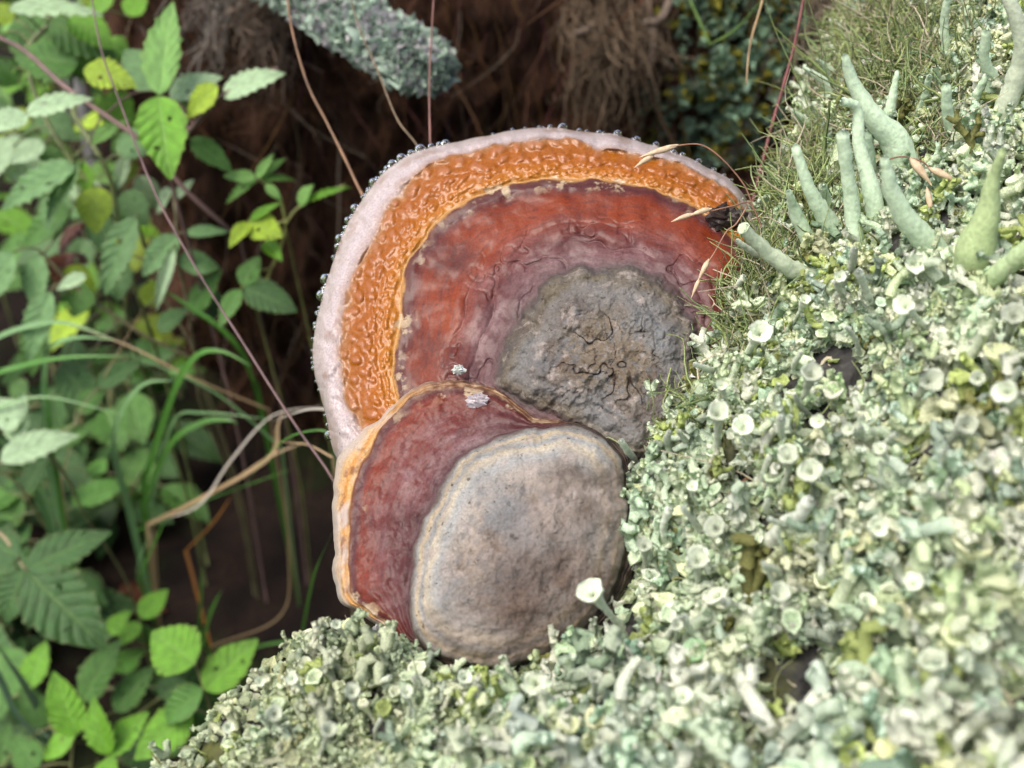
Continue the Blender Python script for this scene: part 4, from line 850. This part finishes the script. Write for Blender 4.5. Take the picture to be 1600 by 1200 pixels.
plant([[(40, 890, .93), (25, 868, .935), (5, 838, .94), (-40, 815, .96), (-90, 860, 1.0)]],
      [(41, 888, 168, 826, 62, .92, 'd', .01, .1), (42, 893, 160, 1012, 104, .915, 'd', -.01, .0), (38, 890, 0, 975, 58, .92, 'd'), (30, 870, -30, 840, 60, .93, 'd')],  # own dark green, deepened to carry the shade of the low corner
      'raspberry shoot with three big dark green leaves above the undergrowth', (.20, .16, .09), 3.0)
plant([[(305, 1037, .90), (320, 1077, .91), (335, 1130, .93), (350, 1190, .97)]],
      [(305, 1037, 233, 984, 84, .89, 'b', .01, .2), (320, 1078, 399, 997, 62, .90, 'b', .01), (318, 1077, 240, 1130, 52, .90, 'm'), (325, 1100, 330, 1180, 60, .93, 'm'), (300, 1110, 208, 1185, 62, .93, 'b')],
      'bright green raspberry shoot rising beside the lichen-covered stump edge', (.20, .20, .08), 2.8)
plant([[(168, 1180, .95), (150, 1165, .95), (119, 1148, .96), (110, 1210, 1.0)], [(168, 1180, .95), (165, 1220, .98)], [(45, 1075, 1.0), (60, 1110, 1.0), (100, 1160, 1.0)]],
      [(168, 1180, 138, 1095, 52, .94, 'b'), (168, 1180, 226, 1108, 54, .94, 'b'), (120, 1148, 80, 1055, 56, .94, 'b'), (119, 1146, 58, 1186, 38, .94, 'b'), (45, 1078, 66, 998, 48, .98, 'b'), (130, 1095, 178, 1000, 58, .99, 'm'), (180, 1112, 234, 1038, 54, .99, 'm'), (20, 1090, 70, 1120, 60, 1.0, 'd'), (60, 1200, 20, 1150, 50, .98, 'm'), (160, 1225, 175, 1180, 40, .92, 'b'), (240, 1180, 290, 1120, 60, .98, 'm'), (250, 1090, 290, 1060, 50, 1.0, 'd'), (200, 1150, 240, 1200, 60, 1.0, 'd'), (0, 1200, 10, 1130, 40, 1.0, 'm'), (80, 1130, 30, 1080, 50, 1.0, 'm')],
      'dense low raspberry shoots with fresh green leaves in the bottom hollow', (.15, .16, .06), 2.6)
plant([[(220, 969, 1.02), (225, 1000, 1.03), (240, 1060, 1.06)]],
      [(220, 966, 260, 918, 38, 1.01, 'b'), (218, 972, 184, 1008, 28, 1.01, 'b'), (222, 975, 240, 1020, 28, 1.02, 'm'), (170, 990, 200, 955, 30, 1.03, 'b')],
      'small insect-eaten green shoot below the brown dead leaf', (.12, .14, .05), 2.4)
# undergrowth farther back
def bgplant(x, y, h_, nl_, tone, label, group):
    gz = ground_z(x, y); b = np.array([x, y, gz - .01]); top = b + np.array([RNG.normal(0, .06), RNG.normal(0, .06), h_]); e = root('undergrowth_plant', b, label, 'plant', group)
    P = spline([b, (b + top) / 2 + RNG.normal(0, .02, 3), top], 12); ps = [tubes(P[None], np.linspace(.003, .0015, 12)[None], 5)]; lf = []
    for i in range(nl_):
        q = P[int(RNG.uniform(.3, 1) * 11)]; a_ = RNG.uniform(0, 6.28); L_ = RNG.uniform(.04, .075); d = np.array([math.cos(a_), math.sin(a_), RNG.uniform(-.3, .4)])
        B = q + d * RNG.uniform(.015, .05); T = B + d * L_ + np.array([0, 0, -.3 * L_]); ps.append(tubes(np.stack([q, (q + B) / 2 + upw * .004, B])[None], np.full((1, 3), .0009), 4))
        lf.append((B, T, L_ * RNG.uniform(.6, .85), upw + RNG.normal(0, .4, 3) - FW * .3, random.choice(tone), int(RNG.integers(0, 5))))
    V, F, _ = merge(ps); o = put('stem', V, F, M_CANE, e, base=b); o.color = (.12, .13, .05, 1)
    for a_ in lf: place_leaf(e, *a_, jit=.35)
for k in range(46):
    x = RNG.uniform(-1.3, -.42); y = RNG.uniform(1.15, 2.6); x *= (.55 + .32 * y)
    if bank_y(np.array(x), np.array(.3)) < y + .05: continue
    bgplant(x, y, RNG.uniform(.25, .6), int(RNG.integers(9, 15)), 'mmgglbbyyp', 'leafy green undergrowth plant in the thicket behind the raspberry canes', 'undergrowth in the thicket')
for k in range(34):
    x = RNG.uniform(-.80, -.46); y = RNG.uniform(.72, 1.15)
    bgplant(x, y, RNG.uniform(.06, .2), int(RNG.integers(5, 9)), 'dddmmd', 'low green seedling on the shaded floor below the raspberry canes', 'low seedlings on the floor')  # mostly dark leaf tones: shade near the floor is put into their colour
for x, y, r_, lb in [(-.72, 1.75, .016, 'slim grey sapling trunk standing behind the raspberry leaves'), (-.95, 2.3, .022, 'darker sapling trunk farther back in the thicket')]:
    P = spline([(x, y, -.05), (x + .03, y, .5), (x + .05, y + .03, 1.1), (x + .02, y + .02, 1.8)], 20); e = root('sapling', P[0], lb, 'tree')
    V, F = tubes(P[None], np.linspace(r_, r_ * .5, 20)[None], 12); put('trunk', V, F, m_flat('sapling_bark', (.12, .12, .13), (.30, .30, .31), .8, 40, .5), e, base=P[0])
    ps = []
    for i in range(16):
        q = P[RNG.integers(12, 20)]; B = q + RNG.normal(0, .12, 3) * np.array([1, 1, .4]); T = B + RNG.normal(0, .05, 3); ps.append(tubes(np.stack([q, (q + B) / 2, B])[None], np.full((1, 3), .002), 4)); place_leaf(e, B, T, .04, upw + RNG.normal(0, .3, 3), random.choice('bymy'), i)
    V, F, _ = merge(ps); put('branch', V, F, M_BARK, e, base=P[0])

# ------------------------------------------------------------------ grass clumps
M_BLADE = NT('grass_blade'); _o = M_BLADE.n('ObjectInfo').outputs['Color']; M_BLADE.p(Base_Color=_o, Roughness=.4)
_t = M_BLADE.n('BsdfTranslucent'); M_BLADE.set(_t.inputs[0], _o); _m = M_BLADE.n('MixShader'); _m.inputs[0].default_value = .3
M_BLADE.t.links.new(M_BLADE.b.outputs[0], _m.inputs[1]); M_BLADE.t.links.new(_t.outputs[0], _m.inputs[2]); M_BLADE.t.links.new(_m.outputs[0], M_BLADE.out.inputs[0]); M_BLADE = M_BLADE.m
def blade(par, base, P, wm, colr):
    n_ = len(P); T = np.gradient(P, axis=0); T /= np.linalg.norm(T, axis=1, keepdims=True); view = P - CAM; view /= np.linalg.norm(view, axis=1, keepdims=True)
    s = np.cross(T, -view * .8 + upw * .6); s /= np.linalg.norm(s, axis=1, keepdims=True); nn = np.cross(s, T)
    w_ = wm * np.interp(np.linspace(0, 1, n_), [0, .2, .7, 1], [.7, 1, .8, .05])[:, None]
    V = np.stack([P - s * w_, P + nn * w_ * -.35, P + s * w_], 1); o = put('blade', V.reshape(-1, 3), grid_faces(n_, 3), M_BLADE, par, base=base); o.color = (*colr, 1)
GB = (.07, .20, .03); GL = (.17, .33, .13); DRY = (.30, .22, .12)
def clump(foot, blades, label):
    b = un(*foot); b[2] = ground_z(b[0], b[1]) - .005; e = root('grass_clump', b, label, 'grass')
    for pts, w_, c_ in blades:
        q = spline(pts, 22); P = un(q[:, 0], q[:, 1], q[:, 2]); P = np.vstack([spline([b, (b + P[0]) / 2 + np.array([0, 0, .01]), P[0]], 8)[:-1], P]); blade(e, b, P, w_ * WF * q[0, 2] / 1600 / 2, np.array(c_) * RNG.uniform(.8, 1.2))
clump((205, 830, 1.1), [([(200, 790, 1.05), (178, 700, .98), (190, 640, .95), (225, 600, .93), (272, 594, .92)], 11, GL), ([(225, 750, 1.05), (250, 670, .98), (281, 590, .94), (312, 552, .92), (350, 550, .91), (392, 572, .9)], 11, GB),
    ([(224, 785, 1.05), (266, 694, .98), (315, 660, .96), (355, 656, .95), (372, 662, .95)], 11, GB), ([(210, 831, 1.08), (300, 790, 1.02), (455, 733, .95)], 4, GB), ([(225, 800, 1.05), (232, 740, 1.0), (275, 620, .96)], 6, GB), ([(235, 790, 1.05), (270, 660, 1.0), (320, 645, .97), (420, 655, .95)], 6, GL),
    ([(230, 820, 1.06), (315, 778, 1.0), (420, 715, .96), (434, 663, .95), (445, 640, .95)], 8, DRY), ([(240, 815, 1.06), (350, 760, .98), (425, 712, .95), (480, 690, .94)], 6, DRY), ([(235, 815, 1.06), (310, 790, 1.0), (360, 720, .97), (425, 650, .95), (505, 634, .94)], 4, (.45, .42, .36)),
    ([(217, 904, 1.1), (240, 850, 1.05), (260, 808, 1.02)], 5, GB), ([(214, 903, 1.1), (218, 870, 1.06), (238, 832, 1.03)], 3, GL)], 'arching green grass clump mixed with straw in the dark hollow')
clump((60, 760, 1.1), [([(40, 720, 1.05), (-10, 600, .95), (31, 572, .93), (109, 558, .91), (205, 556, .9)], 10, GB), ([(40, 720, 1.05), (-30, 560, .95), (0, 525, .93), (62, 506, .92), (110, 506, .91), (182, 532, .9)], 10, GL), ([(70, 700, 1.0), (70, 566, .95), (87, 537, .93), (125, 527, .92), (178, 531, .91)], 9, GL),
    ([(88, 740, 1.02), (80, 690, .98), (67, 565, .94)], 8, GB), ([(60, 740, 1.05), (-20, 660, .95), (60, 620, .94), (200, 650, .93)], 5, GL), ([(95, 750, 1.05), (130, 650, .98), (230, 470, .94)], 3, DRY)], 'wide arching grass blades at the left below the raspberry leaves')
clump((420, 640, 1.05), [([(400, 600, 1.0), (384, 560, .95), (344, 512, .93), (281, 469, .92), (222, 430, .91)], 9, GB), ([(398, 600, 1.0), (370, 540, .95), (330, 500, .94)], 7, GB), ([(420, 640, 1.0), (300, 590, .96), (200, 540, .95), (100, 505, .96)], 4, DRY), ([(440, 700, 1.0), (330, 610, .96), (180, 545, .94)], 4, GL)], 'flat green grass blade leaning out in front of the bank foot')
clump((330, 1010, 1.15), [([(311, 980, 1.1), (314, 930, 1.06), (315, 887, 1.04)], 5, GB), ([(315, 1010, 1.1), (328, 960, 1.06), (346, 922, 1.04)], 7, GB), ([(290, 860, 1.15), (330, 820, 1.08), (362, 775, 1.04)], 5, (.32, .14, .03)), ([(330, 1010, 1.15), (440, 960, 1.05), (450, 850, 1.0), (440, 720, .96)], 3, DRY), ([(470, 1000, 1.1), (490, 900, .8), (520, 830, .68)], 5, GB)], 'few upright grass blades by the dark hole beside the stump')
clump((20, 1120, 1.1), [([(40, 1150, 1.05), (0, 1060, 1.0), (-20, 1020, .98)], 12, (.09, .16, .09)), ([(80, 1150, 1.02), (45, 1080, .98), (-10, 1000, .95)], 12, (.10, .17, .10)), ([(90, 1180, 1.02), (30, 1120, .98), (-10, 1050, .95)], 8, (.12, .2, .12))], 'blue green grass blades at the lower left among the raspberry shoots')
clump((520, 700, .95), [([(520, 690, .72), (500, 672, .72), (440, 690, .74), (380, 760, .8)], 3, GB), ([(520, 715, .72), (480, 695, .74), (430, 690, .78)], 4, DRY), ([(520, 640, .72), (480, 640, .74), (425, 658, .78)], 5, (.5, .47, .4))], 'thin pale blades sticking out from behind the fungus left margin')

# dead leaf and litter on the floor
M_DEAD = m_flat('dead_leaf', (.035, .012, .007), (.10, .036, .018), .5, 40, .4)
DM = leaf_mesh('dead_leaf', 77, 1); DM.materials.append(M_DEAD)
def dead(px, py, d, L_, ang, label):
    if d > 1.05:
        L_ = L_ / d
        for _ in range(300):
            P = un(px, py, d)
            if P[2] < ground_z(P[0], P[1]) + .012: break
            d += .005
        L_ *= d
    P = un(px, py, d); o = ob('dead_leaf', DM); o.location = Vector(P); o.scale = (L_, L_, L_ * 1.6); o.rotation_euler = (RNG.uniform(-.4, .4), RNG.uniform(-.5, .5), ang); return thing(o, label, 'leaf')
dead(165, 950, 1.06, .075, -1.2, 'curled brown dead leaf lying above the small eaten shoot')
dead(225, 690, 1.12, .09, .5, 'rust brown dead leaf behind the arching grass')
dead(150, 345, 1.02, .05, 2.6, 'orange brown withered leaf hanging below the yellowing leaf')
dead(105, 395, 1.02, .05, 3.4, 'orange withered leaf among the grey green leaves')
